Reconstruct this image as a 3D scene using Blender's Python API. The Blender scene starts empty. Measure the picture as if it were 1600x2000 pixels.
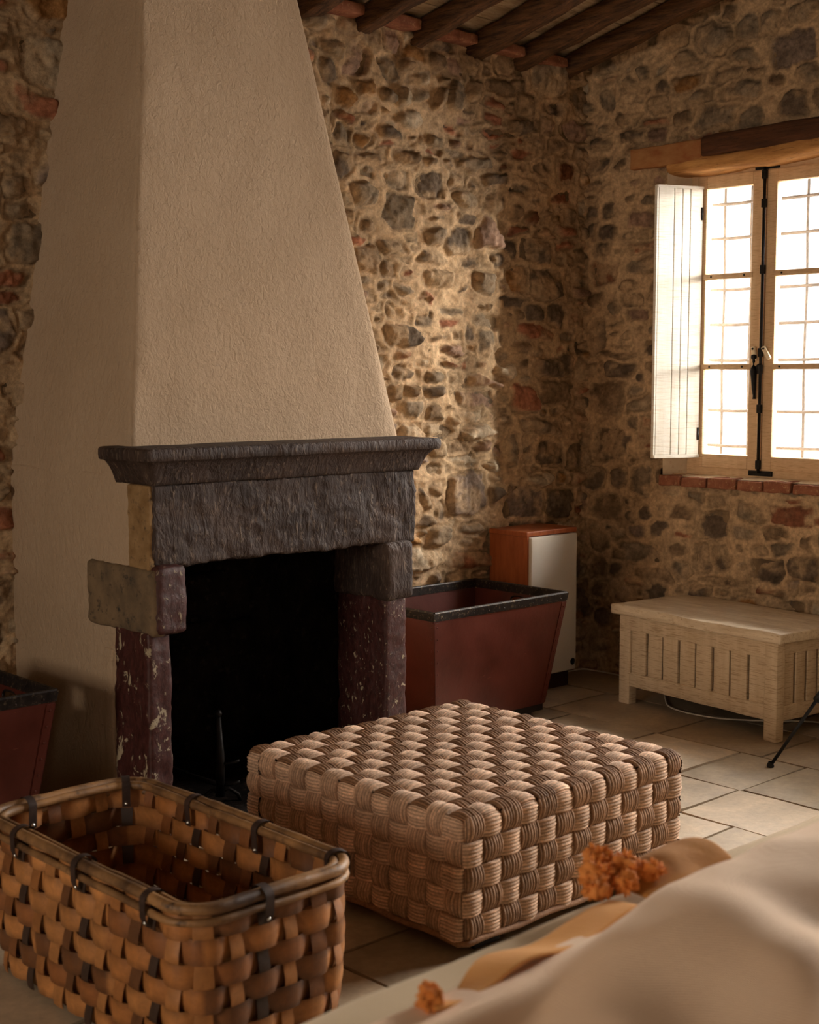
import bpy, bmesh, math, random
import numpy as np
from mathutils import Vector, Matrix, noise
sc = bpy.context.scene
COL = sc.collection
R = math.radians
# ------------------------------------------------------------------ camera
cam_d = bpy.data.cameras.new('camera'); cam = bpy.data.objects.new('camera', cam_d); COL.objects.link(cam)
CAM = Vector((-5.529, -4.584, 1.5)); yaw, pit = R(46.8), R(5.5)
fw = Vector((math.cos(yaw)*math.cos(pit), math.sin(yaw)*math.cos(pit), -math.sin(pit)))
cam.location = CAM; cam.rotation_euler = fw.to_track_quat('-Z', 'Y').to_euler()
cam_d.sensor_fit = 'VERTICAL'; cam_d.sensor_height = 36; cam_d.sensor_width = 28.8; cam_d.lens = 2707/2000*36
cam_d.dof.use_dof = True; cam_d.dof.focus_distance = 5.3; cam_d.dof.aperture_fstop = 4.5
cam_d.clip_start = .05
sc.camera = cam
# ------------------------------------------------------------------ colour management, sky, lights
sc.view_settings.view_transform = 'Standard'; sc.view_settings.look = 'None'
sc.view_settings.exposure = 0.0; sc.view_settings.gamma = 1; sc.view_settings.use_curve_mapping = False
w = bpy.data.worlds.new('sky'); sc.world = w; w.use_nodes = True
w.node_tree.nodes['Background'].inputs[0].default_value = (1.0, .985, .95, 1)
w.node_tree.nodes['Background'].inputs[1].default_value = 2.4
def area(name, loc, toward, sx, sy, power, col, spread=180):
    l = bpy.data.lights.new(name, 'AREA'); l.shape = 'RECTANGLE'; l.size = sx; l.size_y = sy
    l.energy = power; l.color = col; l.spread = R(spread)
    o = bpy.data.objects.new(name, l); COL.objects.link(o); o.location = loc
    o.rotation_euler = Vector(toward).to_track_quat('-Z', 'Y').to_euler(); return o
# daylight outside the visible window, plus added lamps at invented openings out of view
area('daylight_window', (1.15, -2.15, 2.3), (-1, .62, -.35), 1.3, 1.5, 470, (1, .94, .86))
area('daylight_high_sky', (2.3, -1.25, 3.75), (-1, 0, -.62), 2.8, 1.9, 1350, (1, .95, .88))
area('added_light_right', (.95, -3.1, 1.95), (-1, .22, -.12), 1.0, 1.5, 185, (1, .92, .83))  # added lamp at an invented opening, lights hood and sofa from the right
area('added_light_left', (-9.2, -2.3, 1.9), (1, .12, -.12), 1.0, 1.4, 115, (1, .84, .66))  # added lamp at an invented opening, placed to throw the left cart's shadow
area('added_light_rear', (-7.4, -7.7, 2.0), (.35, 1, -.1), .8, 1.1, 60, (1, .86, .70))  # added fill lamp at an invented opening behind the viewpoint, for the sofa
sl = bpy.data.lights.new('sun', 'SUN'); sl.energy = 11.0; sl.angle = R(9); sl.color = (1, .93, .82)
so = bpy.data.objects.new('sun', sl); COL.objects.link(so)
so.rotation_euler = Vector((-.65, .76, -.13)).to_track_quat('-Z', 'Y').to_euler(); so.location = (3, -4, 3)
# ------------------------------------------------------------------ helpers
class MB:
    def __init__(s): s.v = []; s.f = []; s.c = None
    def add(s, vs, fs, col=None):
        n = len(s.v); s.v += [tuple(v) for v in vs]; s.f += [tuple(i+n for i in f) for f in fs]
        if col is not None:
            if s.c is None: s.c = []
            s.c += [tuple(col)]*len(vs) if len(col) in (3, 4) and not hasattr(col[0], '__len__') else list(col)
        return s
    def grid(s, P, nu, nv, cu=False, cv=False, col=None, flip=False):
        vs = []; cs = []
        for i in range(nu):
            for j in range(nv):
                vs.append(P(i, j))
                if callable(col): cs.append(col(i, j))
        fs = []
        for i in range(nu if cu else nu-1):
            for j in range(nv if cv else nv-1):
                a, b = (i+1) % nu, (j+1) % nv
                q = (i*nv+j, a*nv+j, a*nv+b, i*nv+b)
                fs.append(q[::-1] if flip else q)
        return s.add(vs, fs, cs if callable(col) else col)
    def tube(s, pts, r, n=10, caps=True, closed=False, col=None, flat=1.0, up=(0, 0, 1)):
        pts = [Vector(p) for p in pts]; m = len(pts); rr = r if hasattr(r, '__len__') else [r]*m
        vs = []; up = Vector(up)
        for i, p in enumerate(pts):
            t = (pts[(i+1) % m]-pts[i-1]) if closed else (pts[min(i+1, m-1)]-pts[max(i-1, 0)])
            t.normalize(); a = t.cross(up)
            if a.length < .05: a = t.cross(Vector((1, 0, 0)))
            a.normalize(); b = a.cross(t)
            for k in range(n):
                th = 2*math.pi*k/n; vs.append(p+a*math.cos(th)*rr[i]+b*math.sin(th)*rr[i]*flat)
        fs = []
        for i in range(m if closed else m-1):
            i2 = (i+1) % m
            for k in range(n):
                k2 = (k+1) % n; fs.append((i*n+k, i2*n+k, i2*n+k2, i*n+k2))
        if caps and not closed:
            fs.append(tuple(range(n))); fs.append(tuple((m-1)*n+k for k in range(n))[::-1])
        return s.add(vs, fs, col)
    def lathe(s, prof, c, n=20, M=None, col=None):
        vs = []; m = len(prof)
        for r_, z_ in prof:
            for k in range(n):
                th = 2*math.pi*k/n; v = Vector((r_*math.cos(th), r_*math.sin(th), z_))
                vs.append((M @ v if M else v)+Vector(c))
        fs = [(i*n+k, i*n+(k+1) % n, (i+1)*n+(k+1) % n, (i+1)*n+k) for i in range(m-1) for k in range(n)]
        return s.add(vs, fs, col)
    def box(s, lo, hi, M=None, col=None, bev=0.0):
        lo = Vector(lo); hi = Vector(hi)
        if bev > 0: return s.rbox(lo, hi, bev, res=1e9, M=M, col=col, seg=3)
        vs = [Vector((x, y, z)) for x in (lo.x, hi.x) for y in (lo.y, hi.y) for z in (lo.z, hi.z)]
        if M: vs = [M @ v for v in vs]
        return s.add(vs, [(0, 1, 3, 2), (4, 6, 7, 5), (0, 4, 5, 1), (2, 3, 7, 6), (0, 2, 6, 4), (1, 5, 7, 3)], col)
    def rbox(s, lo, hi, rad, res=.02, amp=0., freq=8., M=None, col=None, seg=3, seed=0, fine=0., warp=None):
        """box with rounded edges; optionally dense and displaced by noise: hewn stone, timber, bricks, cushions"""
        lo = Vector(lo); hi = Vector(hi); c = (lo+hi)/2; h = (hi-lo)/2; rad = min(rad, min(h)*.98)
        off = Vector((seed*7.3, seed*3.1, seed*5.7)); ins = Vector((h.x-rad, h.y-rad, h.z-rad))
        def ticks(L):
            a = L-rad; e = [-L+rad*(1-math.cos(k/seg*math.pi/2)) for k in range(seg)]
            m = max(1, int(round(2*a/res))); mid = [-a+2*a*k/m for k in range(m+1)]
            return e+mid+[-t for t in e[::-1]]
        for ax in range(3):
            u_, v_ = (ax+1) % 3, (ax+2) % 3; tu, tv = ticks(h[u_]), ticks(h[v_])
            for sg in (-1, 1):
                def P(i, j):
                    q = Vector((0, 0, 0)); q[ax] = sg*h[ax]; q[u_] = tu[i]; q[v_] = tv[j]
                    k = Vector([max(-ins[t], min(ins[t], q[t])) for t in range(3)]); n = q-k
                    n = n.normalized() if n.length > 1e-9 else Vector([sg if t == ax else 0 for t in range(3)])
                    d = 0
                    if amp: d += noise.fractal((k+n*rad+c+off)*freq, 1.0, 2.0, 3)*amp
                    if fine: d += noise.noise((k+n*rad+c+off)*freq*7)*fine
                    r_ = k+n*(rad+d)+c
                    if warp: r_ = warp(r_)
                    return M @ r_ if M else r_
                s.grid(P, len(tu), len(tv), col=col, flip=(sg < 0))
        return s
def obj(name, mb, mat, parent=None, smooth=True, weld=0.0, ang=None, sub=0):
    me = bpy.data.meshes.new(name)
    org = Vector((0, 0, 0)); p = parent
    while p is not None: org += p.location; p = p.parent
    me.from_pydata([(v[0]-org.x, v[1]-org.y, v[2]-org.z) for v in mb.v], [], mb.f)
    if mb.c:
        a = me.color_attributes.new('Col', 'FLOAT_COLOR', 'POINT')
        arr = np.ones((len(mb.v), 4), dtype=np.float32); arr[:, :3] = np.array([c[:3] for c in mb.c]); a.data.foreach_set('color', arr.ravel())
    if weld:
        bm = bmesh.new(); bm.from_mesh(me); bmesh.ops.remove_doubles(bm, verts=bm.verts, dist=weld)
        bmesh.ops.recalc_face_normals(bm, faces=bm.faces); bm.to_mesh(me); bm.free()
    me.polygons.foreach_set('use_smooth', [smooth]*len(me.polygons)); me.update()
    o = bpy.data.objects.new(name, me); COL.objects.link(o)
    if smooth and ang: me.set_sharp_from_angle(angle=R(ang))
    if mat: me.materials.append(mat)
    if parent: o.parent = parent
    if sub:
        m = o.modifiers.new('sub', 'SUBSURF'); m.levels = sub; m.render_levels = sub
    return o
def tag(o, label, cat, group=None):
    o['label'] = label; o['category'] = cat
    if group: o['group'] = group
    return o
def thing(name, label, cat, loc=(0, 0, 0), group=None):
    o = bpy.data.objects.new(name, None); COL.objects.link(o); o.location = loc; o.empty_display_size = .05
    return tag(o, label, cat, group)
def struct(o): o['kind'] = 'structure'; return o
def copy_tree(o, parent=None):
    c = o.copy(); COL.objects.link(c)
    if parent: c.parent = parent
    for ch in list(o.children): copy_tree(ch, c)
    return c
def srgb(r, g, b):
    f = lambda c: (c/255/12.92 if c/255 <= .04045 else ((c/255+.055)/1.055)**2.4)
    return (f(r), f(g), f(b), 1)
class NT:
    def __init__(s, name):
        s.m = bpy.data.materials.new(name); s.m.use_nodes = True; s.t = s.m.node_tree
        s.b = s.t.nodes['Principled BSDF']; s.b.inputs['Specular IOR Level'].default_value = .3
    def n(s, typ, **k):
        o = s.t.nodes.new(typ)
        for a, v in k.items():
            if a.startswith('_'): o.inputs[int(a[1:]) if a[1:].isdigit() else a[1:].replace('_', ' ')].default_value = v
            else: setattr(o, a, v)
        return o
    def l(s, a, b): s.t.links.new(a, b)
    def coord(s, stretch=(1, 1, 1), rot=(0, 0, 0)):
        tc = s.n('ShaderNodeTexCoord'); mp = s.n('ShaderNodeMapping'); s.l(tc.outputs['Object'], mp.inputs[0])
        mp.inputs['Scale'].default_value = stretch; mp.inputs['Rotation'].default_value = rot; return mp.outputs[0]
    def noise(s, co, scale, det=5, rough=.6, dist=0):
        x = s.n('ShaderNodeTexNoise'); x.inputs['Scale'].default_value = scale; x.inputs['Detail'].default_value = det
        x.inputs['Roughness'].default_value = rough; x.inputs['Distortion'].default_value = dist; s.l(co, x.inputs['Vector']); return x.outputs['Fac']
    def ramp(s, fac, stops):
        r = s.n('ShaderNodeValToRGB'); e = r.color_ramp.elements
        while len(e) < len(stops): e.new(.5)
        for i, (p, c) in enumerate(stops): e[i].position = p; e[i].color = c if hasattr(c, '__len__') else (c, c, c, 1)
        s.l(fac, r.inputs[0]); return r.outputs[0]
    def mix(s, fac, a, b, mode='MIX'):
        m = s.n('ShaderNodeMix', data_type='RGBA', blend_type=mode)
        for i, v in ((0, fac), (6, a), (7, b)):
            if hasattr(v, 'is_output'): s.l(v, m.inputs[i])
            else: m.inputs[i].default_value = v
        return m.outputs[2]
    def math(s, op, a, b=0.):
        m = s.n('ShaderNodeMath', operation=op)
        for i, v in ((0, a), (1, b)):
            if hasattr(v, 'is_output'): s.l(v, m.inputs[i])
            else: m.inputs[i].default_value = v
        return m.outputs[0]
    def bump(s, h, strength=.5, dist=.01, prev=None):
        b = s.n('ShaderNodeBump'); b.inputs['Strength'].default_value = strength; b.inputs['Distance'].default_value = dist
        s.l(h, b.inputs['Height'])
        if prev is not None: s.l(prev, b.inputs['Normal'])
        return b.outputs[0]
    def out(s, col, rough=.8, nrm=None, metal=0., spec=None, sheen=None):
        for i, v in (('Base Color', col), ('Roughness', rough), ('Metallic', metal)):
            if hasattr(v, 'is_output'): s.l(v, s.b.inputs[i])
            else: s.b.inputs[i].default_value = v
        if nrm is not None: s.l(nrm, s.b.inputs['Normal'])
        if spec is not None: s.b.inputs['Specular IOR Level'].default_value = spec
        if sheen: s.b.inputs['Sheen Weight'].default_value = sheen
        return s.m
def mottled(name, c1, c2, scale=6, rough=.8, bump=.3, bscale=60, dist=.004, stretch=(1, 1, 1), metal=0., lo=.35, hi=.65, c3=None, spec=None, sheen=None, rot=(0, 0, 0)):
    t = NT(name); co = t.coord(stretch, rot)
    col = t.ramp(t.noise(co, scale, 6), [(lo, c1), (hi, c2)])
    if c3: col = t.mix(t.ramp(t.noise(co, scale*3.1, 8, .7), [(.55, 0.), (.68, 1.)]), col, c3)
    return t.out(col, rough, t.bump(t.noise(co, bscale, 6, .65), bump, dist) if bump else None, metal, spec, sheen)
# ------------------------------------------------------------------ materials
def m_stonewall():
    t = NT('rubble_stone_and_mortar'); a = t.n('ShaderNodeAttribute', attribute_name='Col'); co = t.coord()
    n1 = t.noise(co, 45, 8, .7); n2 = t.noise(co, 9, 5)
    col = t.mix(1, a.outputs['Color'], t.ramp(n1, [(.3, .58), (.7, 1.34)]), 'MULTIPLY')
    col = t.mix(1, col, t.ramp(n2, [(.3, .82), (.7, 1.15)]), 'MULTIPLY')
    return t.out(col, .92, t.bump(t.noise(co, 55, 9, .75), .75, .008, t.bump(t.noise(co, 260, 4), .3, .0015)), spec=.12)
M_WALL = m_stonewall()
def m_plaster():
    t = NT('rough_plaster'); co = t.coord(); g = t.noise(co, 1.6, 4)
    col = t.ramp(g, [(.3, srgb(180, 155, 128)), (.7, srgb(190, 166, 140))])
    s1 = t.noise(t.coord((1, 1, .7)), 60, 5, .62, .8); s2 = t.noise(co, 150, 5, .6); s3 = t.noise(co, 6, 3)
    nb = t.bump(s3, .5, .02, t.bump(s1, 1.0, .007, t.bump(s2, .5, .0025)))
    return t.out(col, .9, nb, spec=.12)
M_PLASTER = m_plaster()
def m_hewn():
    t = NT('smoked_hewn_sandstone'); co = t.coord()
    st1 = t.noise(t.coord((1.0, 1.0, .28), (.1, .75, 0)), 85, 4, .6, .6); st2 = t.noise(t.coord((1, 1, .35), (.1, .45, 0)), 26, 4, .6, .8)
    a = t.noise(co, 5, 6); b = t.noise(co, 38, 8, .7)
    col = t.ramp(a, [(.3, srgb(44, 33, 29)), (.55, srgb(66, 51, 44)), (.75, srgb(88, 71, 61))])
    col = t.mix(t.ramp(st1, [(.56, 0.), (.72, .6)]), col, srgb(142, 122, 104))  # pale chisel scuffs, strengthened as highlights painted into the colour
    return t.out(col, .66, t.bump(st1, .8, .007, t.bump(st2, .9, .016, t.bump(b, .5, .005))), spec=.3)
M_HEWN = m_hewn()
def m_jamb(name, sc_, lo_):
    t = NT(name); co = t.coord((1, 1, .7))
    b = t.noise(co, sc_, 9, .7, .5); a = t.noise(co, 60, 6)
    col = t.ramp(a, [(.3, srgb(52, 26, 24)), (.7, srgb(84, 46, 42))])
    col = t.mix(t.ramp(b, [(lo_, 0.), (lo_+.025, 1.)]), col, srgb(170, 155, 130))
    return t.out(col, t.ramp(b, [(lo_, .42), (lo_+.03, .85)]), t.bump(b, .7, .006, t.bump(a, .4, .003)), spec=.4)
M_JAMB = m_jamb('red_painted_chipped_stone', 20, .575); M_JAMBF = m_jamb('speckled_purple_stone', 52, .60)
M_BLOCKSIDE = mottled('weathered_grey_stone', srgb(92, 78, 62), srgb(130, 108, 82), 9, .9, .4, 40, .005, c3=srgb(50, 48, 44))
M_SOOT = mottled('soot_black_masonry', srgb(16, 13, 12), srgb(42, 33, 28), 7, .95, .8, 25, .02, c3=srgb(58, 48, 40), spec=.1)
M_TIMBER = mottled('old_dark_timber', srgb(62, 42, 28), srgb(118, 82, 52), 9, .8, .8, 40, .008, stretch=(6, .6, 6), c3=srgb(38, 26, 20))
M_TIMBERX = mottled('old_lintel_timber', srgb(70, 42, 26), srgb(96, 60, 36), 9, .75, .7, 36, .006, stretch=(6, .5, 6), c3=srgb(46, 28, 20))
M_TRUNK = mottled('bare_honey_timber', srgb(170, 118, 66), srgb(212, 160, 98), 7, .75, .6, 36, .006, stretch=(5, .6, 5), c3=srgb(120, 78, 44))
M_RUST = mottled('rust_washed_board', srgb(150, 92, 54), srgb(176, 130, 84), 7, .85, .5, 30, .006, stretch=(1, 1, 2))
M_BOARDS = mottled('limewashed_ceiling_boards', srgb(150, 128, 100), srgb(192, 172, 144), 5, .9, .7, 30, .008, stretch=(1, 5, 1), c3=srgb(128, 96, 68))
def m_pine(name, c1, c2, c3, saw=60):
    t = NT(name); co = t.coord((1, 1, .12)); a = t.noise(co, 26, 6)
    s_ = t.noise(t.coord((.25, .25, 5)), saw, 3, .5)
    col = t.ramp(a, [(.3, c1), (.7, c2)]); col = t.mix(t.ramp(s_, [(.52, 0.), (.66, .7)]), col, c3)
    return t.out(col, .8, t.bump(s_, .6, .002, t.bump(a, .4, .003)), spec=.25)
M_CHEST = m_pine('rough_sawn_limed_pine', srgb(190, 168, 138), srgb(208, 188, 160), srgb(146, 120, 90))
M_SASH = m_pine('weathered_window_pine', srgb(212, 178, 140), srgb(226, 196, 158), srgb(184, 146, 106), 90)
M_SHUT = m_pine('white_painted_boards', srgb(232, 226, 212), srgb(240, 236, 226), srgb(214, 200, 178), 50)
M_LID = mottled('limed_plank_top', srgb(196, 176, 148), srgb(220, 204, 178), 14, .5, .5, 40, .003, stretch=(3, .35, 3), c3=srgb(160, 128, 90), rot=(0, 0, R(-7)))
M_IRON = mottled('black_wrought_iron', srgb(22, 20, 20), srgb(44, 40, 38), 30, .5, .4, 80, .002, metal=.6)
M_GRILLE = mottled('pale_painted_bars', srgb(78, 78, 80), srgb(98, 98, 100), 20, .8, .3, 60, .002)
M_CREAMKNOB = mottled('cream_plastic', srgb(226, 206, 172), srgb(236, 218, 188), 10, .4, 0)
M_BRICK = mottled('old_red_brick', srgb(126, 76, 56), srgb(158, 104, 78), 18, .9, .7, 50, .005, c3=srgb(186, 146, 108))
M_LIME = mottled('whitewashed_reveal', srgb(214, 190, 156), srgb(232, 214, 186), 8, .9, .6, 30, .006, c3=srgb(196, 150, 112))
def m_floor():
    t = NT('limestone_flags'); a = t.n('ShaderNodeAttribute', attribute_name='Col'); co = t.coord()
    n1 = t.noise(co, 7, 8, .62, .3); n2 = t.noise(co, 40, 6, .7)
    col = t.mix(1, a.outputs['Color'], t.ramp(n1, [(.3, .74), (.7, 1.18)]), 'MULTIPLY')
    col = t.mix(1, col, t.ramp(n2, [(.3, .86), (.7, 1.1)]), 'MULTIPLY')
    return t.out(col, t.ramp(n1, [(.3, .42), (.7, .62)]), t.bump(n1, .35, .008, t.bump(n2, .3, .002)), spec=.35)
M_FLOOR = m_floor()
def m_fibre():
    t = NT('twisted_seagrass_rope'); a = t.n('ShaderNodeAttribute', attribute_name='Col'); co = t.coord()
    n1 = t.noise(co, 120, 6, .7); n2 = t.noise(co, 14, 3)
    col = t.mix(1, a.outputs['Color'], t.ramp(n1, [(.3, .62), (.7, 1.3)]), 'MULTIPLY')
    col = t.mix(1, col, t.ramp(n2, [(.3, .85), (.7, 1.15)]), 'MULTIPLY')
    return t.out(col, .72, t.bump(n1, .8, .004), spec=.3)
M_ROPE = m_fibre()
def m_splint():
    t = NT('split_willow_splint'); a = t.n('ShaderNodeAttribute', attribute_name='Col'); co = t.coord()
    n1 = t.noise(co, 30, 6, .7, .5); n2 = t.noise(co, 150, 3)
    col = t.mix(1, a.outputs['Color'], t.ramp(n1, [(.3, .7), (.7, 1.2)]), 'MULTIPLY')
    return t.out(col, .5, t.bump(n1, .35, .003, t.bump(n2, .2, .001)), spec=.45)
M_SPLINT = m_splint()
M_CANE = mottled('scorched_cane', srgb(60, 40, 27), srgb(172, 128, 82), 5, .5, .6, 45, .004, stretch=(1, 1, 1), c3=srgb(46, 30, 20), spec=.4)
M_BIND = mottled('dark_leather_binding', srgb(40, 28, 24), srgb(64, 46, 38), 20, .6, .4, 80, .002)
M_STEEL = mottled('bright_rivet', srgb(200, 200, 196), srgb(220, 220, 216), 10, .3, 0, metal=1)
def m_fibreboard():
    t = NT('oxblood_vulcanised_fibre'); co = t.coord(); a = t.noise(co, 4, 5); b = t.noise(t.coord((.4, .4, 6), (.2, .1, 0)), 40, 3)
    col = t.ramp(a, [(.3, srgb(62, 23, 15)), (.7, srgb(88, 34, 21))]); col = t.mix(t.ramp(b, [(.72, 0.), (.75, .4)]), col, srgb(176, 120, 92))
    return t.out(col, t.ramp(a, [(.3, .32), (.7, .48)]), t.bump(t.noise(co, 9, 4), .25, .01), spec=.45)
M_FIBRE = m_fibreboard()
M_RIM = mottled('worn_black_steel_rim', srgb(26, 21, 21), srgb(46, 39, 36), 24, .38, .3, 60, .002, metal=.35, c3=srgb(112, 96, 76))
M_CABINET = mottled('cherry_veneer', srgb(138, 72, 40), srgb(162, 90, 52), 12, .42, .2, 40, .001, stretch=(3, 3, .5))
M_PLINTH = mottled('dark_plinth', srgb(44, 26, 22), srgb(56, 34, 28), 12, .6, 0)
def m_cloth(name, c1, c2, sc_=420, st=.35, rough=.9, big=2.2):
    t = NT(name); co = t.coord(); a = t.noise(co, big, 4)
    w1 = t.n('ShaderNodeTexWave'); w1.inputs['Scale'].default_value = sc_/3; w1.bands_direction = 'X'; t.l(co, w1.inputs[0])
    w2 = t.n('ShaderNodeTexWave'); w2.inputs['Scale'].default_value = sc_/3; w2.bands_direction = 'Z'; t.l(co, w2.inputs[0])
    s_ = t.math('ADD', w1.outputs['Fac'], w2.outputs['Fac'])
    return t.out(t.ramp(a, [(.3, c1), (.7, c2)]), rough, t.bump(s_, st, .001, t.bump(t.noise(co, 8, 4), .25, .012)), spec=.15, sheen=.15)
M_GRILLCLOTH = m_cloth('pale_speaker_cloth', srgb(196, 186, 172), srgb(206, 198, 184))
M_SOFA = m_cloth('oat_linen', srgb(202, 178, 144), srgb(214, 192, 158))
M_BLANKET = m_cloth('cream_wool_blanket', srgb(236, 202, 170), srgb(242, 214, 186))
M_MUSTARD = m_cloth('mustard_throw', srgb(216, 150, 76), srgb(228, 166, 94))
M_FRINGE = mottled('rust_orange_fringe', srgb(206, 122, 54), srgb(224, 144, 76), 30, .9, .5, 90, .004)
M_BLACKPL = mottled('matt_black_tube', srgb(18, 18, 20), srgb(28, 28, 30), 10, .45, 0)
M_WHITECORD = mottled('white_cord', srgb(206, 198, 184), srgb(220, 214, 202), 10, .5, 0)
M_DARKFOOT = mottled('dark_stained_foot', srgb(20, 15, 13), srgb(30, 23, 19), 10, .6, 0)
def m_glass():
    t = NT('window_glass'); nt = t.t; nt.nodes.remove(t.b)
    tr = t.n('ShaderNodeBsdfTransparent'); gl = t.n('ShaderNodeBsdfGlossy'); gl.inputs['Roughness'].default_value = .03
    mx = t.n('ShaderNodeMixShader'); fr = t.n('ShaderNodeFresnel'); fr.inputs[0].default_value = 1.3
    t.l(fr.outputs[0], mx.inputs[0]); t.l(tr.outputs[0], mx.inputs[1]); t.l(gl.outputs[0], mx.inputs[2])
    t.l(mx.outputs[0], nt.nodes['Material Output'].inputs[0]); return t.m
M_GLASS = m_glass()
# ------------------------------------------------------------------ rubble walls
_rng = np.random.RandomState(5); _T = _rng.rand(512, 512)
def vnoise(u, v, f, seed=0):
    x = u*f+seed*17.31; y = v*f+seed*9.77; xi = np.floor(x).astype(int); yi = np.floor(y).astype(int); fx = x-xi; fy = y-yi
    fx = fx*fx*(3-2*fx); fy = fy*fy*(3-2*fy); g = lambda a, b: _T[a % 512, b % 512]
    return (g(xi, yi)*(1-fx)+g(xi+1, yi)*fx)*(1-fy)+(g(xi, yi+1)*(1-fx)+g(xi+1, yi+1)*fx)*fy*1.0
def fbm(u, v, f, o=4, seed=0, g=.5):
    s = 0; a = 1; t = 0
    for k in range(o): s = s+a*vnoise(u, v, f*2**k, seed+k*3); t += a; a *= g
    return s/t*2-1
STONE = {'g': (148, 130, 108), 'd': (116, 100, 84), 'b': (144, 120, 94), 'r': (160, 106, 80), 'R': (126, 82, 58), 't': (172, 150, 122),
         'p': (160, 130, 110), 'P': (142, 124, 110), 'w': (196, 178, 152), 'o': (158, 116, 72)}
SC = {k: np.array(srgb(*v)[:3]) for k, v in STONE.items()}
MORTAR = np.array(srgb(200, 170, 134)[:3])
def sstep(a, b, x): t = np.clip((x-a)/(b-a), 0, 1); return t*t*(3-2*t)
def rubble(u0, u1, z0, z1, res, given, seed, relief, grow=.014, dark=1.0):
    nu = int((u1-u0)/res)+1; nz = int((z1-z0)/res)+1
    us = np.linspace(u0, u1, nu); zs = np.linspace(z0, z1, nz); U, Z = np.meshgrid(us, zs, indexing='ij')
    rnd = random.Random(seed); st = [tuple(s)+(rnd.uniform(-.12, .12),) for s in given]
    og = .01; oc = np.zeros((int((u1-u0)/og)+2, int((z1-z0)/og)+2), bool)
    def mark(u, z, a, b, test=False):
        i0 = int((u-a-u0)/og); i1 = int((u+a-u0)/og)+1; j0 = int((z-b-z0)/og); j1 = int((z+b-z0)/og)+1
        i0 = max(i0, 0); j0 = max(j0, 0); i1 = min(i1, oc.shape[0]); j1 = min(j1, oc.shape[1])
        if i0 >= i1 or j0 >= j1: return False
        if test: return not oc[i0:i1, j0:j1].any()
        oc[i0:i1, j0:j1] = True; return True
    for s in st: mark(s[0], s[1], s[2]/2+.006, s[3]/2+.006)
    for wd, tries in ((.26, 250), (.19, 700), (.14, 2200), (.10, 5000), (.07, 8000), (.045, 9000)):
        for k in range(int(tries*(u1-u0)*(z1-z0)/9)):
            a = wd*rnd.uniform(.8, 1.15); b = a*rnd.uniform(.35, .85); u = rnd.uniform(u0, u1); z = rnd.uniform(z0, z1)
            c = rnd.choice('ggddbbbtpwoPgb')
            if rnd.random() < .10 and wd > .06: b = a*.24; c = 'r'
            if mark(u, z, a/2+.006, b/2+.006, True):
                mark(u, z, a/2, b/2); st.append((u, z, a, b, c, rnd.uniform(-.2, .2)))
    wu = fbm(U, Z, 9, 3, 1)*.022+fbm(U, Z, 45, 2, 2)*.006; wz = fbm(U, Z, 9, 3, 7)*.020+fbm(U, Z, 45, 2, 8)*.006
    sd = np.full(U.shape, -.3); sd2 = np.full(U.shape, -.3); H = np.zeros(U.shape); C = np.zeros(U.shape+(3,))
    for k, (u, z, a, b, c, rot) in enumerate(st):
        a = a/2; b = b/2; m = max(a, b)*1.3+.05
        i0 = max(0, int((u-m-u0)/res)); i1 = min(nu, int((u+m-u0)/res)+1); j0 = max(0, int((z-m-z0)/res)); j1 = min(nz, int((z+m-z0)/res)+1)
        if i0 >= i1 or j0 >= j1: continue
        sl_ = np.s_[i0:i1, j0:j1]; x = U[sl_]-u+wu[sl_]; y = Z[sl_]-z+wz[sl_]
        cr, sr = math.cos(rot), math.sin(rot); x, y = x*cr+y*sr, -x*sr+y*cr
        p = rnd.uniform(3, 8) if c not in 'rR' else 8; sk = rnd.uniform(-.3, .3) if c not in 'rR' else 0; x = x+sk*y
        d = (np.abs(x/a)**p+np.abs(y/b)**p)**(1/p)
        if c not in 'rR':
            for _ in range(3):
                th = rnd.uniform(0, 6.283); d = np.maximum(d, (x/a*math.cos(th)+y/b*math.sin(th))/rnd.uniform(.82, 1.08))
        s_ = (1-d)*min(a, b)
        hb = rnd.uniform(-.018, .020)*relief; tx, ty = rnd.uniform(-.16, .16)*relief, rnd.uniform(-.22, .12)*relief
        hh = hb+tx*x+ty*y+.010*relief*np.clip(1-d*d, 0, 1)+fbm(U[sl_]+k, Z[sl_], 16, 4, k % 40)*.010*relief+np.abs(fbm(U[sl_], Z[sl_]+k, 30, 3, k % 30))*.012*relief
        cc = SC[c]*rnd.uniform(.8, 1.15)*dark
        v = (1+.45*fbm(U[sl_]+k*.37, Z[sl_], 22, 4, 11))[..., None]; col = cc*v
        mk = s_ > sd[sl_]; sd2[sl_] = np.where(mk, sd[sl_], np.maximum(sd2[sl_], s_)); sd[sl_] = np.where(mk, s_, sd[sl_]); H[sl_] = np.where(mk, hh, H[sl_]); C[sl_] = np.where(mk[..., None], col, C[sl_])
    jw = .0045+.007*np.clip(fbm(U, Z, 4, 3, 61)+.45, 0, 1.3)
    sd = np.minimum((sd-sd2)/2-jw, sd+grow*(.6+.9*np.clip(fbm(U, Z, 3, 2, 60)+.5, 0, 1)))
    mh = fbm(U, Z, 7, 3, 20)*.013*relief+fbm(U, Z, 26, 3, 21)*.005*relief+.010*relief*np.exp(-((sd+.016)/.016)**2)*(.5+fbm(U, Z, 5, 2, 23))
    mask = sstep(-.002, .007, sd-.004+.010*fbm(U, Z, 13, 3, 30))
    groove = np.exp(-(sd/.006)**2)*.007*relief*np.clip(.6+fbm(U, Z, 6, 2, 31), 0, 1)
    Hh = mh*(1-mask)+H*mask-groove
    mc = MORTAR*(1+.16*fbm(U, Z, 3, 3, 40)+.10*fbm(U, Z, 30, 3, 41))[..., None]*(.5+.5*dark)
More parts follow.
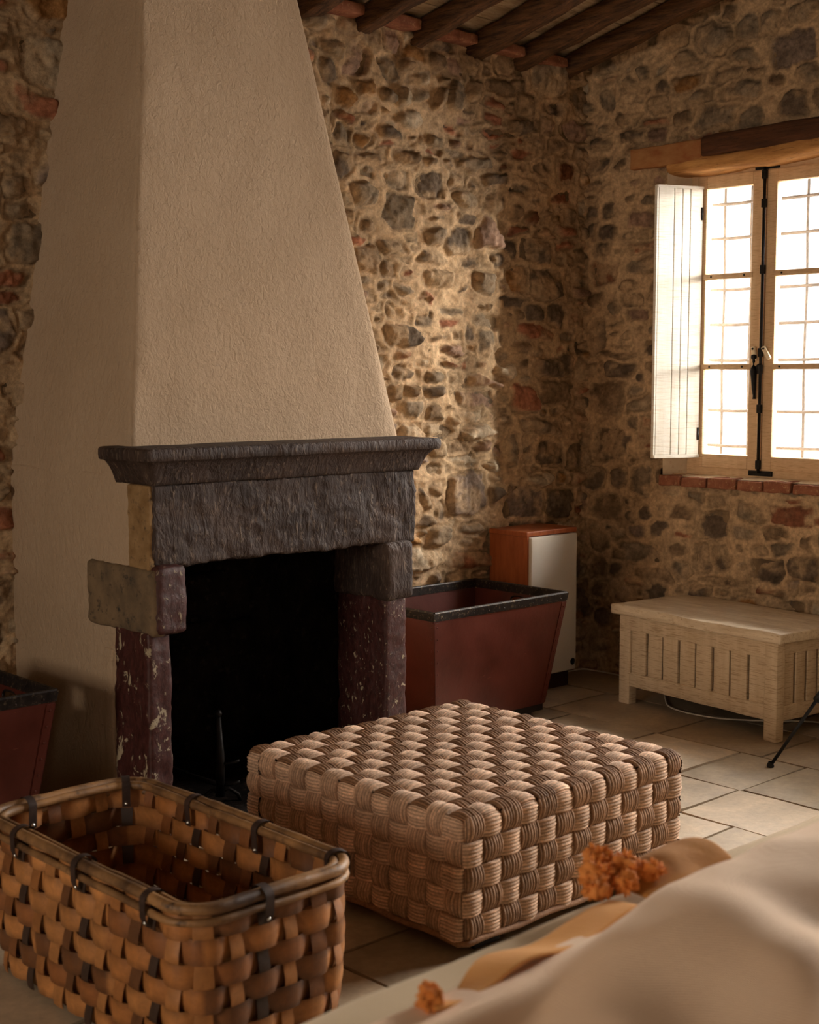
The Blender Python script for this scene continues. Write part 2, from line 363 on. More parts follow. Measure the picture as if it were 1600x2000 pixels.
    sm = np.clip(sstep(-.05, .4, fbm(U, Z, 8, 5, 50)), 0, .75)*mask
    Cc = mc*(1-mask)[..., None]+C*mask[..., None]; Cc = Cc*(1-sm[..., None])+mc*.92*sm[..., None]
    Cc *= (1-.45*np.exp(-(sd/.005)**2)*np.clip(.5+fbm(U, Z, 6, 2, 31), 0, 1))[..., None]
    return us, zs, Hh, np.clip(Cc, 0, 1)
def wall_mesh(name, us, zs, H, C, P, keep, flip):
    nu, nz = len(us), len(zs); U, Z = np.meshgrid(us, zs, indexing='ij'); V = P(U, Z, H).reshape(-1, 3)
    idx = np.arange(nu*nz).reshape(nu, nz); q = np.stack([idx[:-1, :-1], idx[1:, :-1], idx[1:, 1:], idx[:-1, 1:]], -1)
    q = q[keep((U[:-1, :-1]+U[1:, 1:])/2, (Z[:-1, :-1]+Z[1:, 1:])/2)]
    if flip: q = q[:, ::-1]
    me = bpy.data.meshes.new(name); me.vertices.add(len(V)); me.vertices.foreach_set('co', V.astype(np.float32).ravel())
    me.loops.add(q.size); me.loops.foreach_set('vertex_index', q.ravel().astype(np.int32)); me.polygons.add(len(q))
    me.polygons.foreach_set('loop_start', np.arange(0, q.size, 4, dtype=np.int32)); me.polygons.foreach_set('loop_total', np.full(len(q), 4, dtype=np.int32))
    me.update(calc_edges=True); a = me.color_attributes.new('Col', 'FLOAT_COLOR', 'POINT')
    cc = np.ones((len(V), 4), np.float32); cc[:, :3] = C.reshape(-1, 3); a.data.foreach_set('color', cc.ravel())
    me.polygons.foreach_set('use_smooth', np.ones(len(q), bool)); me.materials.append(M_WALL)
    bm = bmesh.new(); bm.from_mesh(me); bmesh.ops.delete(bm, geom=[v for v in bm.verts if not v.link_faces], context='VERTS'); bm.to_mesh(me); bm.free()
    o = bpy.data.objects.new(name, me); COL.objects.link(o); return o
CEIL0, CSL = 3.075, .235                      # ceiling underside height at the fireplace wall and its rise per metre
def ceil_z(y): return CEIL0-CSL*y
dec = lambda s: [(float(a)/100, float(b)/100, float(c)/100, float(d)/100, e) for a, b, c, d, e in (q.split() for q in s.split(';'))]
LEFT_STONES="-157 300 10 9 g;-144 295 9 10 t;-132 297 11 11 p;-118 301 12 5 w;-118 295 13 7 o;-165 289 10 5 g;-153 286 12 14 p;-168 279 8 12 d;-134 286 11 9 g;-101 300 15 5 d;-104 292 11 8 b;-93 292 11 8 p;-82 295 10 9 g;-76 301 12 6 g;-56 297 16 7 b;-113 283 11 5 w;-113 277 11 7 t;-148 274 12 6 o;-133 274 9 6 g;-125 274 6 7 w;-103 276 7 9 b;-93 277 10 13 g;-78 283 9 9 g;-58 288 20 7 b;-81 274 10 5 d;-43 281 12 10 b;-159 270 11 7 o;-134 266 10 5 o;-124 265 20 6 w;-146 267 11 5 p;-46 271 15 6 d;-160 253 10 10 g;-160 242 10 13 d;-148 253 10 6 o;-132 256 15 4 d;-120 256 5 3 g;-136 252 10 2 r;-95 263 11 3 r;-83 268 14 4 p;-68 265 21 3 r;-59 261 24 2 r;-81 262 11 4 t;-115 257 5 5 b;-106 257 11 5 t;-144 246 16 4 b;-123 248 13 5 b;-129 239 12 9 g;-109 238 15 11 d;-90 241 10 7 t;-81 240 9 4 d;-67 243 16 6 d;-79 249 18 5 g;-47 258 16 5 r;-31 253 13 7 d;-148 229 13 9 g;-128 224 17 15 g;-86 232 13 10 t;-66 233 13 9 b;-101 227 15 3 p;-104 222 11 4 g;-86 224 13 5 d;-146 216 7 5 b;-106 215 11 7 g;-90 212 16 11 d;-71 218 16 14 p;-51 230 10 6 b;-40 229 10 7 R;-46 222 17 3 r;-31 222 13 4 r;-35 212 21 11 d;-29 197 22 15 d;-107 204 17 5 g;-82 204 15 5 d;-102 196 20 7 t;-74 195 16 10 g;-125 189 13 7 g;-135 199 8 5 b;-128 186 13 4 d;-112 186 13 2 r;-87 186 19 2 r;-52 187 18 6 d;-19 263 16 6 b;-16 252 16 8 R;-18 239 16 6 r;-11 232 9 7 b;-91 182 16 4 g;-72 183 12 3 b;-71 178 15 5 g;-112 176 11 6 g;-131 179 10 5 t;-18 182 13 9 d;-127 168 21 9 d;-103 169 10 5 b;-82 171 5 6 d;-72 167 9 14 g;-60 160 8 6 g;-60 154 15 6 w;-94 163 13 6 p;-93 157 18 3 R;-113 157 8 3 w;-38 172 23 6 r;-47 166 15 5 b;-45 157 8 4 b;-124 152 13 8 d;-103 151 11 6 g;-91 151 9 5 b;-75 149 20 6 p;-24 155 26 10 d;-44 140 17 12 r;-22 144 26 12 b;-106 143 14 5 d;-120 144 8 7 b;-131 143 8 8 b;-76 140 25 7 p;-94 143 4 6 b;-119 137 13 8 g;-106 135 11 6 b;-96 137 6 4 b;-79 133 10 4 w;-91 131 6 3 b;-58 129 10 3 w;-73 125 20 6 w;-103 126 14 6 t;-91 119 8 5 b;-73 117 11 6 p;-52 116 8 17 g;-26 113 18 13 d;-31 126 26 6 g;-5 111 11 12 d;-85 112 19 5 w;-67 107 12 4 w;-103 108 20 4 t;-105 118 7 8 t;-84 95 27 21 P;-62 94 11 8 d;-46 91 28 16 P;-65 101 11 4 b;-35 100 17 4 w;-17 87 19 15 d;-113 95 6 11 d;-102 88 8 8 d;-109 84 9 6 d;-100 78 15 9 g;-82 78 20 5 g;-86 73 13 5 g"
RIGHT_STONES="-8 267 12 6 d;-7 255 14 8 d;-6 247 14 4 b;-12 287 12 11 g;-3 234 7 6 d;-13 234 7 7 d;-3 224 6 9 d;-13 223 11 7 d;-11 202 16 10 R;-12 305 12 8 g;-8 172 14 15 d;-7 189 12 6 b;-17 186 5 8 g;-29 188 10 6 b;-26 172 6 6 d;-25 166 9 3 b;-40 164 9 7 d;-21 162 19 2 b;-42 156 6 6 b;-23 154 14 6 d;-10 155 3 5 b;-2 154 8 6 b;-14 140 25 17 b;-33 143 9 5 g;-37 137 14 8 t;-41 128 9 6 r;-32 128 6 6 g;-19 117 24 15 d;-38 122 4 2 r;-32 109 6 5 b;-7 99 12 10 d;-23 101 7 7 d;-38 99 12 14 g;-15 85 18 14 b;-28 82 7 6 d;-39 84 8 6 d;-32 181 11 5 p;-48 77 13 8 d;-61 86 14 8 b;-80 81 15 16 d;-69 93 9 5 g;-81 91 8 5 g;-100 88 13 8 g;-121 88 18 9 r;-97 78 12 6 g;-63 73 13 4 r;-113 79 13 5 b;-38 63 22 8 g;-58 67 13 7 b;-74 65 9 14 d;-84 66 11 13 d;-118 72 11 6 g;-128 76 8 7 b;-109 61 17 10 d;-129 64 15 10 d;-44 54 20 5 b;-88 53 18 3 b;-73 48 12 6 d;-105 52 16 3 r;-132 56 10 4 b;-117 46 17 6 g;-10 53 11 8 b;-22 52 7 6 d;-11 67 11 8 b;-11 42 11 7 b;-14 28 12 8 d;-14 14 14 8 b;-27 293 8 7 g;-34 298 9 7 g;-57 301 13 5 g;-52 309 15 11 o;-73 307 18 15 g;-72 321 7 5 b;-62 317 10 4 b;-83 316 12 7 b;-93 310 12 14 g;-103 310 9 10 g;-117 295 23 17 P;-91 296 11 7 g;-123 283 11 8 g;-108 283 9 7 b;-82 290 17 6 d;-60 289 16 7 o;-46 288 9 6 d;-67 281 14 5 g;-88 281 25 8 g;-42 281 12 7 b;-24 277 13 7 b;-41 273 9 2 r;-58 273 12 8 b;-76 272 23 12 g;-95 268 15 9 g;-117 272 14 12 d;-129 273 7 9 b;-107 275 5 2 r;-121 310 19 7 g;-37 312 9 5 g;-21 307 5 5 g;-21 254 8 5 b;-28 268 13 6 d;-31 246 12 4 p;-44 245 10 4 p;-39 250 19 2 p;-28 238 8 6 b;-39 237 9 4 g;-35 228 20 8 p;-34 221 6 4 d;-8 215 9 4 d;-36 214 17 5 r"
us, zs, Hh, Cc = rubble(-4.4, .035, -.02, 3.14, .0075, dec(LEFT_STONES), 3, 1.4, .016)
edge = 1.0
struct(wall_mesh('wall_left', us, zs, Hh*edge, Cc, lambda U, Z, H: np.stack([U, .012-H, Z], -1), lambda u, z: np.ones(u.shape, bool), False))
WY0, WY1, WZ0, WZ1 = -1.62, -.50, .985, 2.50      # opening of the visible window in its wall
us, zs, Hh, Cc = rubble(-2.4, .035, -.02, 3.86, .0075, dec(RIGHT_STONES), 9, 1.1, .010, .84)
dedge = np.minimum.reduce([np.ones(Hh.shape)*9, np.abs(us[:, None]-WY1)+np.maximum(0, np.maximum(WZ0-zs, zs-WZ1))[None, :]])
struct(wall_mesh('wall_right', us, zs, Hh, Cc, lambda U, Z, H: np.stack([.012-H, U, Z], -1),
     lambda u, z: ~((u > WY0) & (u < WY1) & (z > WZ0) & (z < WZ1)) & (z < ceil_z(u)+.06), True))
# plain parts of the shell that the photograph does not show
def slab(name, lo, hi, mat, holes=(), ax=0):
    """a thick wall with rectangular openings; ax is the axis it is thin along"""
    m = MB(); oa = 1 if ax == 0 else 0
    cuts = sorted({lo[oa], hi[oa]} | {h[0] for h in holes} | {h[1] for h in holes}); zc = sorted({lo[2], hi[2]} | {h[2] for h in holes} | {h[3] for h in holes})
    for a, b in zip(cuts, cuts[1:]):
        for c, d in zip(zc, zc[1:]):
            if any(h[0] <= a and b <= h[1] and h[2] <= c and d <= h[3] for h in holes): continue
            l, h_ = list(lo), list(hi); l[oa], h_[oa], l[2], h_[2] = a, b, c, d; m.box(l, h_)
    return struct(obj(name, m, mat, smooth=False))
M_FAR = mottled('far_rubble_wall', srgb(96, 80, 62), srgb(150, 124, 92), 7, .9, .8, 14, .03, c3=srgb(92, 84, 74))
slab('wall_left_far', (-9.0, .03, -.05), (.5, .35, 3.35), M_FAR, ax=1)
slab('wall_right_far', (.03, -7.4, -.05), (.5, .03, 4.9), M_FAR, [(-1.58, -.47, .96, 2.53), (-3.35, -2.4, .95, 2.5)], 0)  # the second opening is invented, for the added right lamp
m = MB(); m.box((-.01, -7.4, 0), (.03, -3.35, 4.9)); m.box((-.01, -3.35, 0), (.03, -2.4, .95)); m.box((-.01, -3.35, 2.5), (.03, -2.4, 4.9))
struct(obj('trim_1', m, M_FAR, smooth=False))
slab('wall_behind_left', (-9.0, -7.4, -.05), (-8.6, .35, 4.9), M_FAR, [(-2.9, -1.9, 1.0, 2.4)], 0)  # opening invented for the added left lamp
slab('wall_behind', (-9.0, -7.4, -.05), (.5, -7.0, 4.9), M_FAR, [(-7.8, -7.0, 1.2, 2.3)], 1)  # opening invented for the added rear lamp
m = MB(); m.box((-8.6, -.02, -.02), (-4.4, .03, 3.14)); struct(obj('trim_2', m, M_FAR, smooth=False))
# floor: irregular limestone flags laid in courses along the fireplace wall
m = MB(); rnd = random.Random(12)
rows = [(-9.0, -7.2)]
ys = [.02, -.30, -.66, -.98, -1.36]; 
courses = [(.02, -.34), (-.34, -.72), (-.72, -1.10), (-1.10, -1.50), (-1.50, -1.85), (-1.85, -2.27), (-2.27, -2.6), (-2.6, -3.05), (-3.05, -3.45), (-3.45, -3.8), (-3.8, -4.3), (-4.3, -4.8), (-4.8, -5.3), (-5.3, -5.8), (-5.8, -6.4), (-6.4, -7.02)]
courses = [(-x_, ) for x_ in ()] or courses
fixed = {}
g = .006
# flags run in strips along Y (towards the window wall); strip borders in X measured from the photograph
strips = [.02, -.36, -.80, -1.24, -1.62, -2.04, -2.46, -2.86, -3.3, -3.7, -4.2, -4.6, -5.1, -5.6, -6.1, -6.6, -7.1, -7.6, -8.1, -8.62]
joints = {2: [-.62, -1.08, -1.50, -1.80, -2.35], 3: [-.50, -.98, -1.37, -1.79, -2.25], 4: [-.86, -1.30, -1.60, -2.02, -2.5]}
for k, (x1, x0) in enumerate(zip(strips, strips[1:])):
    y = .02; js = list(joints.get(k, []))
    while y > -7.02:
        if js: y2 = js.pop(0)
        else: y2 = y-rnd.uniform(.34, .75)
        y2 = max(y2, -7.02) if y2 > -7.2 else -7.02
        gy = rnd.uniform(.004, .009); gx = rnd.uniform(.003, .007)
        lum = rnd.uniform(.86, 1.1); base = np.array(srgb(*rnd.choice([(176, 156, 130), (168, 150, 126), (184, 164, 138)]))[:3])*lum
        w4 = [rnd.uniform(-.006, .006) for _ in range(8)]; dz = rnd.uniform(-.002, .001); n = 8
        xa, xb, ya, yb = x0+gx, x1-gx, y2+gy, y-gy
        def P(i, j):
            a, b = (i-1)/(n-2) if 0 < i < n else (0 if i == 0 else 1), (j-1)/(n-2) if 0 < j < n else (0 if j == 0 else 1)
            X = xa+(xb-xa)*a+w4[0]*(1-b)+w4[1]*b; Y = ya+(yb-ya)*b+w4[2]*(1-a)+w4[3]*a
            wob = noise.noise(Vector((X*9, Y*9, 0)))*.004
            if i in (0, n): return (X+wob*0+(-.001 if i == 0 else .001), Y+wob, -.03)
            if j in (0, n): return (X+wob, Y, -.03)
            z_ = dz+noise.noise(Vector((X*4, Y*4, 3)))*.0018-(.0035 if i in (1, n-1) or j in (1, n-1) else 0)
            return (X+wob, Y+wob, z_)
        m.grid(P, n+1, n+1, col=tuple(base)); y = y2
fl = struct(obj('floor', m, M_FLOOR, ang=50))
m = MB(); m.box((-9, -7.4, -.3), (.5, .35, -.0125))
struct(obj('floor_bedding', m, mottled('dark_joint_mortar', srgb(78, 60, 46), srgb(104, 84, 64), 12, .95, .4, 60, .004), smooth=False))
# ceiling of boards over rafters that climb away from the fireplace wall
m = MB(); 
for k in range(34):
    y1 = .3-k*.222; y0 = y1-.217; z1, z0 = ceil_z(y1), ceil_z(y0)
    for i in range(9):
        x0 = -9.0+i*1.06+(.4 if k % 2 else 0); x1 = x0+1.055; d = rnd.uniform(0, .006)
        vs = [(x, y, z+d+dd) for dd in (0, .03) for x, y, z in ((x0, y0, z0), (x1, y0, z0), (x1, y1, z1), (x0, y1, z1))]
        m.add(vs, [(0, 3, 2, 1), (4, 5, 6, 7), (0, 1, 5, 4), (1, 2, 6, 5), (2, 3, 7, 6), (3, 0, 4, 7)])
struct(obj('ceiling', m, M_BOARDS, smooth=False))
m = MB(); m.add([(-9.1, .4, ceil_z(.4)+.05), (.6, .4, ceil_z(.4)+.05), (.6, -7.5, ceil_z(-7.5)+.05), (-9.1, -7.5, ceil_z(-7.5)+.05)]+
                [(-9.1, .4, ceil_z(.4)+.2), (.6, .4, ceil_z(.4)+.2), (.6, -7.5, ceil_z(-7.5)+.2), (-9.1, -7.5, ceil_z(-7.5)+.2)],
                [(0, 1, 2, 3), (4, 7, 6, 5), (0, 4, 5, 1), (1, 5, 6, 2), (2, 6, 7, 3), (3, 7, 4, 0)])
struct(obj('ceiling_deck', m, M_BOARDS, smooth=False))
sa = math.atan(CSL)
rl = ['dark wooden rafter hard against the window wall, nearest the corner', 'dark wooden rafter second from the corner, above the window wall side',
      'brown wooden rafter third from the room corner', 'brown wooden rafter fourth from the room corner, pale underside', 'brown wooden rafter fifth from the corner, cut by the top of the photo',
      'brown wooden rafter sixth from the corner, above the fireplace hood']
for k in range(14):
    xr = (-.165, -.475, -.795, -1.155, -1.48, -1.80)[k] if k < 6 else -1.80-.62*(k-5)
    m = MB(); L = 7.2; ye = -.62 if -3.2 < xr < -1.95 else .06; wd = .044+.005*((k*7) % 3-1); hh = .046
    Mx = Matrix.Translation((xr, .0, ceil_z(0)-.052)) @ Matrix.Rotation(-sa, 4, 'X')
    m.rbox((-wd, -L, -hh), (wd, ye, hh), .014, res=.06, amp=.010, freq=5, M=Mx, seed=k+1, seg=2)
    o = obj('rafter', m, M_TIMBER, weld=.0005)
    tag(o, rl[k] if k < 6 else 'brown wooden rafter of the ceiling beyond the fireplace hood', 'beam', 'rafters of the sloping ceiling')
    if k >= 6: o['label'] = 'brown wooden rafter over the room behind the fireplace hood, outside the photo'
# short tiles bedded on top of the wall between the rafters
for k in range(6):
    xa = (-.04, -.475, -.795, -1.155, -1.48, -1.80)[k]
    if k == 0: continue
    xb = (-.165, -.475, -.795, -1.155, -1.48)[k-1]
    m = MB(); m.rbox((xa+.06, -.07, 3.005+.004*k), (xb-.06, .02, 3.05+.004*k), .01, res=.03, amp=.006, freq=12, seed=k)
    o = obj('wall_plate_tile', m, M_BRICK, weld=.0005); 
    tag(o, ['', 'reddish clay tile bedded on the wall top beside the corner rafter', 'reddish clay tile on the wall top, second gap between rafters from the corner', 'reddish clay tile on the wall top, third gap between rafters from the corner',
            'reddish clay tile on the wall top, fourth gap between rafters from the corner', 'reddish clay tile on the wall top nearest the fireplace hood'][k], 'tile', 'clay tiles between the rafters')
# ------------------------------------------------------------------ window
win = bpy.data.objects.new('window_1', None); COL.objects.link(win); win.location = (.1, -1.05, 1.0); struct(win)
FX0, FX1 = .10, .16
m = MB()
def tim(m, lo, hi, seed=0): m.rbox(lo, hi, .004, res=.08, amp=.0012, freq=20, seed=seed, seg=2)
tim(m, (FX0, -.615, 1.035), (FX1, -.572, 2.50)); tim(m, (FX0, -1.565, 1.035), (FX1, -1.515, 2.50), 1)
tim(m, (FX0, -1.52, 2.45), (FX1, -.61, 2.50), 2); tim(m, (FX0, -1.52, 1.035), (FX1, -.61, 1.078), 3)
obj('window_frame', m, M_SASH, win, weld=.0003)
def sash(y0, y1, nm):
    x0, x1 = .088, .13; z0, z1 = 1.074, 2.452; m = MB(); a, b = (y0, y1)
    st = .052
    tim(m, (x0, b-st, z0), (x1, b, z1), 4); tim(m, (x0, a, z0), (x1, a+st, z1), 5)
    tim(m, (x0, a+st, z1-.058), (x1, b-st, z1), 6); tim(m, (x0, a+st, z0), (x1, b-st, z0+.064), 7)
    s_ = obj('sash', m, M_SASH, win, weld=.0003)
    for zz in (1.555, 1.981):
        m = MB(); tim(m, (x0-.004, a+st-.01, zz-.013), (x0+.022, b-st+.01, zz+.013), 8)
        gb = obj('glazing_bar', m, M_SASH, s_, weld=.0003); m = MB()
        for yy in (a+st+.035, b-st-.035): m.lathe([(0, -.002), (.005, -.001), (.005, .003)], (x0-.005, yy, zz), 8, Matrix.Rotation(R(90), 4, 'Y'))
        obj('screw', m, M_IRON, gb)
    m = MB(); m.box((x0+.018, a+st-.005, z0+.055), (x0+.021, b-st+.005, z1-.05)); obj('pane', m, M_GLASS, s_, smooth=False)
sash(-.973, -.616, 0); sash(-1.515, -.998, 1)
m = MB(); m.rbox((.078, -.996, 1.078), (.13, -.975, 2.45), .003, res=.1, seg=2); obj('meeting_stile', m, M_SASH, win, weld=.0003)
m = MB(); m.tube([(.074, -.992, 1.06), (.074, -.992, 2.47)], .0075, 8)
for zz in (1.10, 1.36, 1.62, 2.0, 2.30, 2.43): m.box((.066, -1.002, zz-.02), (.084, -.980, zz+.02), bev=.002)
obj('espagnolette_rod', m, M_IRON, win)
for zz in (1.058, 2.468):
    m = MB(); m.box((.088, -1.055, zz-.012), (.1, -.93, zz+.012), bev=.002); obj('bolt_plate', m, M_IRON, win)
m = MB(); yy = -.962
m.lathe([(0, -.012), (.012, -.009), (.014, 0), (.012, .009), (0, .012)], (.064, yy, 1.60), 12)
m.tube([(.066, yy, 1.592), (.064, yy, 1.575), (.062, yy, 1.55), (.064, yy, 1.535), (.066, yy-.001, 1.50), (.068, yy-.002, 1.45), (.070, yy-.003, 1.42), (.07, yy-.003, 1.405)],
       [.008, .006, .011, .016, .013, .010, .0065, .008], 10)
m.box((.066, -1.0, 1.527), (.082, yy+.01, 1.558), bev=.003); m.lathe([(.015, -.02), (.015, .02), (.008, .026)], (.07, -.99, 1.542), 10)
obj('window_latch', m, M_IRON, win, ang=40)
for yy, tl in ((-.955, .35), (-1.012, 1.0)):
    m = MB(); Mx = Matrix.Translation((.072, yy, 1.635)) @ Matrix.Rotation(tl*-.55, 4, 'X')
    m.rbox((-.008, -.011, -.055), (.006, .011, .014), .006, res=.02, M=Mx); tn = obj('turn_button', m, M_CREAMKNOB, win, weld=.0003)
    m = MB(); m.lathe([(0, -.003), (.005, -.002), (.005, .002)], (.062, yy, 1.637), 8, Matrix.Rotation(R(90), 4, 'Y')); obj('screw', m, M_IRON, tn)
# glass protects two wrought grilles standing outside
for ys_, ya, yb in (((-.60, -.752), -.775, -.525), ((-1.057, -1.21, -1.36), -1.50, -.917)):
    m = MB()
    for yy in ys_: m.tube([(.35, yy+.003*math.sin(z*9), z) for z in np.linspace(1.0, 2.50, 14)], .009, 8)
    for zz in (1.167, 1.342, 1.590, 1.765, 1.936, 2.186, 2.352): m.tube([(.344, y, zz+.002*math.sin(y*21)) for y in np.linspace(ya, yb, 6)], .008, 8)
    obj('iron_grille', m, M_GRILLE, win)
# splayed reveals, whitewashed
def quadgrid(m, A, B, C_, D, n=14, k=14, amp=.006, sd=0, nrm=(0, 0, 1)):
    A, B, C_, D = map(Vector, (A, B, C_, D)); nn = Vector(nrm)
    def P(i, j):
        a, b = i/(n-1), j/(k-1); p = (A*(1-a)+B*a)*(1-b)+(D*(1-a)+C_*a)*b
        e = min(a, 1-a, b, 1-b); return p+nn*noise.fractal((p+Vector((sd, 0, 0)))*14, 1, 2, 3)*amp*min(1, e*8)
    m.grid(P, n, k)
m = MB(); quadgrid(m, (.004, -.500, .98), (.12, -.575, .98), (.12, -.575, 2.52), (.004, -.500, 2.52), 10, 40, nrm=(0, -1, 0))
obj('window_reveal', m, M_LIME, win); m = MB(); quadgrid(m, (.004, -1.62, .98), (.12, -1.555, .98), (.12, -1.555, 2.52), (.004, -1.62, 2.52), 10, 40, nrm=(0, 1, 0))
obj('window_reveal', m, M_LIME, win); m = MB(); quadgrid(m, (.15, -.57, .98), (.5, -.47, .98), (.5, -.47, 2.53), (.15, -.57, 2.53), 8, 20, nrm=(0, -1, 0))
obj('outer_reveal', m, M_LIME, win); m = MB(); quadgrid(m, (.15, -1.56, .98), (.5, -1.58, .98), (.5, -1.58, 2.53), (.15, -1.56, 2.53), 8, 20, nrm=(0, 1, 0))
obj('outer_reveal', m, M_LIME, win)
m = MB(); quadgrid(m, (.0, -1.62, 1.030), (.12, -1.6, 1.040), (.12, -.53, 1.040), (.0, -.495, 1.030), 6, 50, .004)
m.box((.15, -1.6, .96), (.5, -.46, 1.03)); obj('window_sill', m, M_LIME, win)
y = -.492; k = 0
while y > -1.6:
    L = (.135, .15, .165, .14, .15, .16, .155, .15)[k % 8]; m = MB()
    m.rbox((-.022, y-L+.012, .982), (.10, y, 1.033-.004*(k % 2)), .008, res=.02, amp=.005, freq=18, seed=k+20); obj('sill_brick', m, M_BRICK, win, weld=.0004); y -= L; k += 1
# shutter folded into the room on the corner side
sh = thing('shutter', 'white painted plank shutter folded open beside the window, catching the daylight', 'shutter', (.082, -.655, 1.12))
ang = yaw-R(90)+R(180)+0.0
D = Vector((-.905, .425, 0)).normalized(); N = Vector((-D.y, D.x, 0)); N = N if N.dot(Vector((-1, -1, 0))) > 0 else -N
Mx = Matrix(((D.x, N.x, 0, .085), (D.y, N.y, 0, -.645), (0, 0, 1, 0), (0, 0, 0, 1)))
m = MB(); ws = [0, .069, .111, .155, .238]
for a, b in zip(ws, ws[1:]): m.rbox((a+.0015, -.011, 1.136), (b-.0015, .011, 2.395), .0025, res=.2, M=Mx, seg=2)
obj('boards', m, M_SHUT, sh, weld=.0002, ang=10)
m = MB(); m.box((-.002, -.013, 2.395), (.24, .013, 2.408), M=Mx); m.box((-.002, -.013, 1.12), (.24, .013, 1.136), M=Mx); m.box((.238, -.013, 1.12), (.246, .011, 2.408), M=Mx)
obj('edge_batten', m, M_SHUT, sh, smooth=False)
for zz in (2.28, 1.235):
    m = MB(); m.tube([(.090, -.636, zz-.035), (.090, -.636, zz+.035)], .005, 8); m.box((.0, .011, zz-.03), (.012, .0125, zz+.03), M=Mx); obj('hinge', m, M_IRON, sh)
# lintels
m = MB(); m.rbox((-.035, -2.2, 2.525), (.06, -.705, 2.625), .02, res=.03, amp=.010, freq=5, seed=3, warp=lambda p: Vector((p.x, p.y, p.z+.010*math.sin(p.y*4))))
tag(obj('lintel_beam', m, M_TIMBERX, weld=.0005), 'dark brown beam set in the stone wall right above the window', 'beam')
m = MB(); m.rbox((-.030, -.71, 2.512), (.03, -.295, 2.612), .008, res=.02, amp=.004, freq=9, seed=4)
tag(obj('lintel_board', m, M_RUST, weld=.0005), 'rust stained flat board in the wall left of the dark window beam', 'board')
m = MB(); m.rbox((-.03, -2.2, 2.462), (.14, -.50, 2.54), .03, res=.03, amp=.012, freq=4, seed=6, warp=lambda p: Vector((p.x, p.y, p.z+.022*max(0, -(p.y+.5))**.8-.012*math.sin(p.y*5))))
tag(obj('lintel_trunk', m, M_TRUNK, weld=.0005), 'bare honey coloured tree trunk beam lit from beneath, over the window opening', 'beam')
m = MB(); m.box((.10, -2.0, 2.50), (.5, -.40, 2.62)); struct(obj('trim_3', m, M_TIMBERX, smooth=False))
# ------------------------------------------------------------------ fireplace
fp = thing('fireplace', 'tall plastered fireplace with dark hewn stone mantel and open black hearth', 'fireplace', (-2.6, -.45, 0))
XL, XR, YF = -3.17, -1.984, -.775
def hood_pt(face, s_, z):
    t = max(0, z-1.22)/1.55; t2 = t if z > 1.5 else t
    xl = XL+.245*t; xr = XR-.235*t; yf = YF+.268*t
    return xl, xr, yf
m = MB(); NZ = 40
def bumpy(p, n): return p+n*(noise.fractal(p*5, 1, 2, 3)*.006)
zs_ = [1.16+(3.75-1.16)*k/NZ for k in range(NZ+1)]
def Pl(i, j):
    xl, xr, yf = hood_pt(0, 0, zs_[j]); a = i/16; return bumpy(Vector((xl, .03+(yf+.022-.03)*a, zs_[j])), Vector((-1, 0, 0)))
def Pf(i, j):
    xl, xr, yf = hood_pt(0, 0, zs_[j]); a = i/24; return bumpy(Vector((xl+.022+(xr-xl-.044)*a, yf, zs_[j])), Vector((0, -1, 0)))
def Pr(i, j):
    xl, xr, yf = hood_pt(0, 0, zs_[j]); a = i/16; return bumpy(Vector((xr, yf+.022+(.03-yf-.022)*a, zs_[j])), Vector((1, 0, 0)))
rows = []
def ring(j):
    xl, xr, yf = hood_pt(0, 0, zs_[j]); z = zs_[j]; L = []
    for i in range(17): L.append(Pl(i, j))
    for k in range(1, 5):
        a = k/5*math.pi/2; L.append(Vector((xl+.022-.022*math.cos(a), yf+.022-.022*math.sin(a), z)))
    for i in range(25): L.append(Pf(i, j))
    for k in range(1, 5):
        a = k/5*math.pi/2; L.append(Vector((xr-.022+.022*math.sin(a), yf+.022-.022*math.cos(a), z)))
    for i in range(17): L.append(Pr(i, j))
    return L
RG = [ring(j) for j in range(NZ+1)]; nR = len(RG[0])
m.grid(lambda i, j: RG[j][i], nR, NZ+1, flip=False)
xl, xr, yf = XL, XR-.01, YF
m.box((xl+.01, yf+.01, 1.15), (xr-.01, -.0, 1.165))
def wallbox(lo, hi): m.rbox(lo, hi, .02, res=.09, amp=.004, freq=4)
wallbox((XL-.003, YF, -.01), (XL+.075, .03, 1.20)); wallbox((-2.115, YF, -.01), (-2.03, .03, 1.20))
m.rbox((XL, -.08, -.01), (XR, .03, 1.2), .01, res=.2); m.rbox((XL+.02, YF+.01, .93), (-2.05, YF+.06, 1.2), .01, res=.2)
# narrow plaster fillets where the side meets the stone jamb
m.rbox((XL-.012, -.845, .0), (XL+.02, YF+.03, .70), .01, res=.05, amp=.004, freq=9, seed=2)
m.rbox((XL-.010, -.66, .0), (XL+.02, -.60, .62), .012, res=.05, amp=.004, freq=9, seed=8)
obj('chimney_breast', m, M_PLASTER, fp)
def stone(name, lo, hi, rad, mat, seed, amp=.006, res=.014, fr=9, fine=.0025, parent=fp, warp=None):
    m = MB(); m.rbox(lo, hi, rad, res=res, amp=amp, freq=fr, fine=fine, seed=seed, warp=warp); return obj(name, m, mat, parent, weld=.0004)
stone('lintel', (-3.166, -.90, .905), (-2.035, -.76, 1.172), .014, M_HEWN, 3, amp=.010, res=.010, fr=11, fine=.005)
lr = stone('lintel_return', (-3.181, -.892, .90), (-3.155, -.772, 1.168), .008, mottled('ochre_stained_stone', srgb(128, 98, 62), srgb(164, 132, 92), 14, .9, .5, 60, .004, c3=srgb(92, 74, 56)), 21, amp=.003); lr['label'] = 'ochre stained end of the lintel stone'
b1 = stone('corbel_block', (-3.176, -.932, .694), (-3.062, -.66, .915), .02, M_JAMBF, 7, fine=.004)
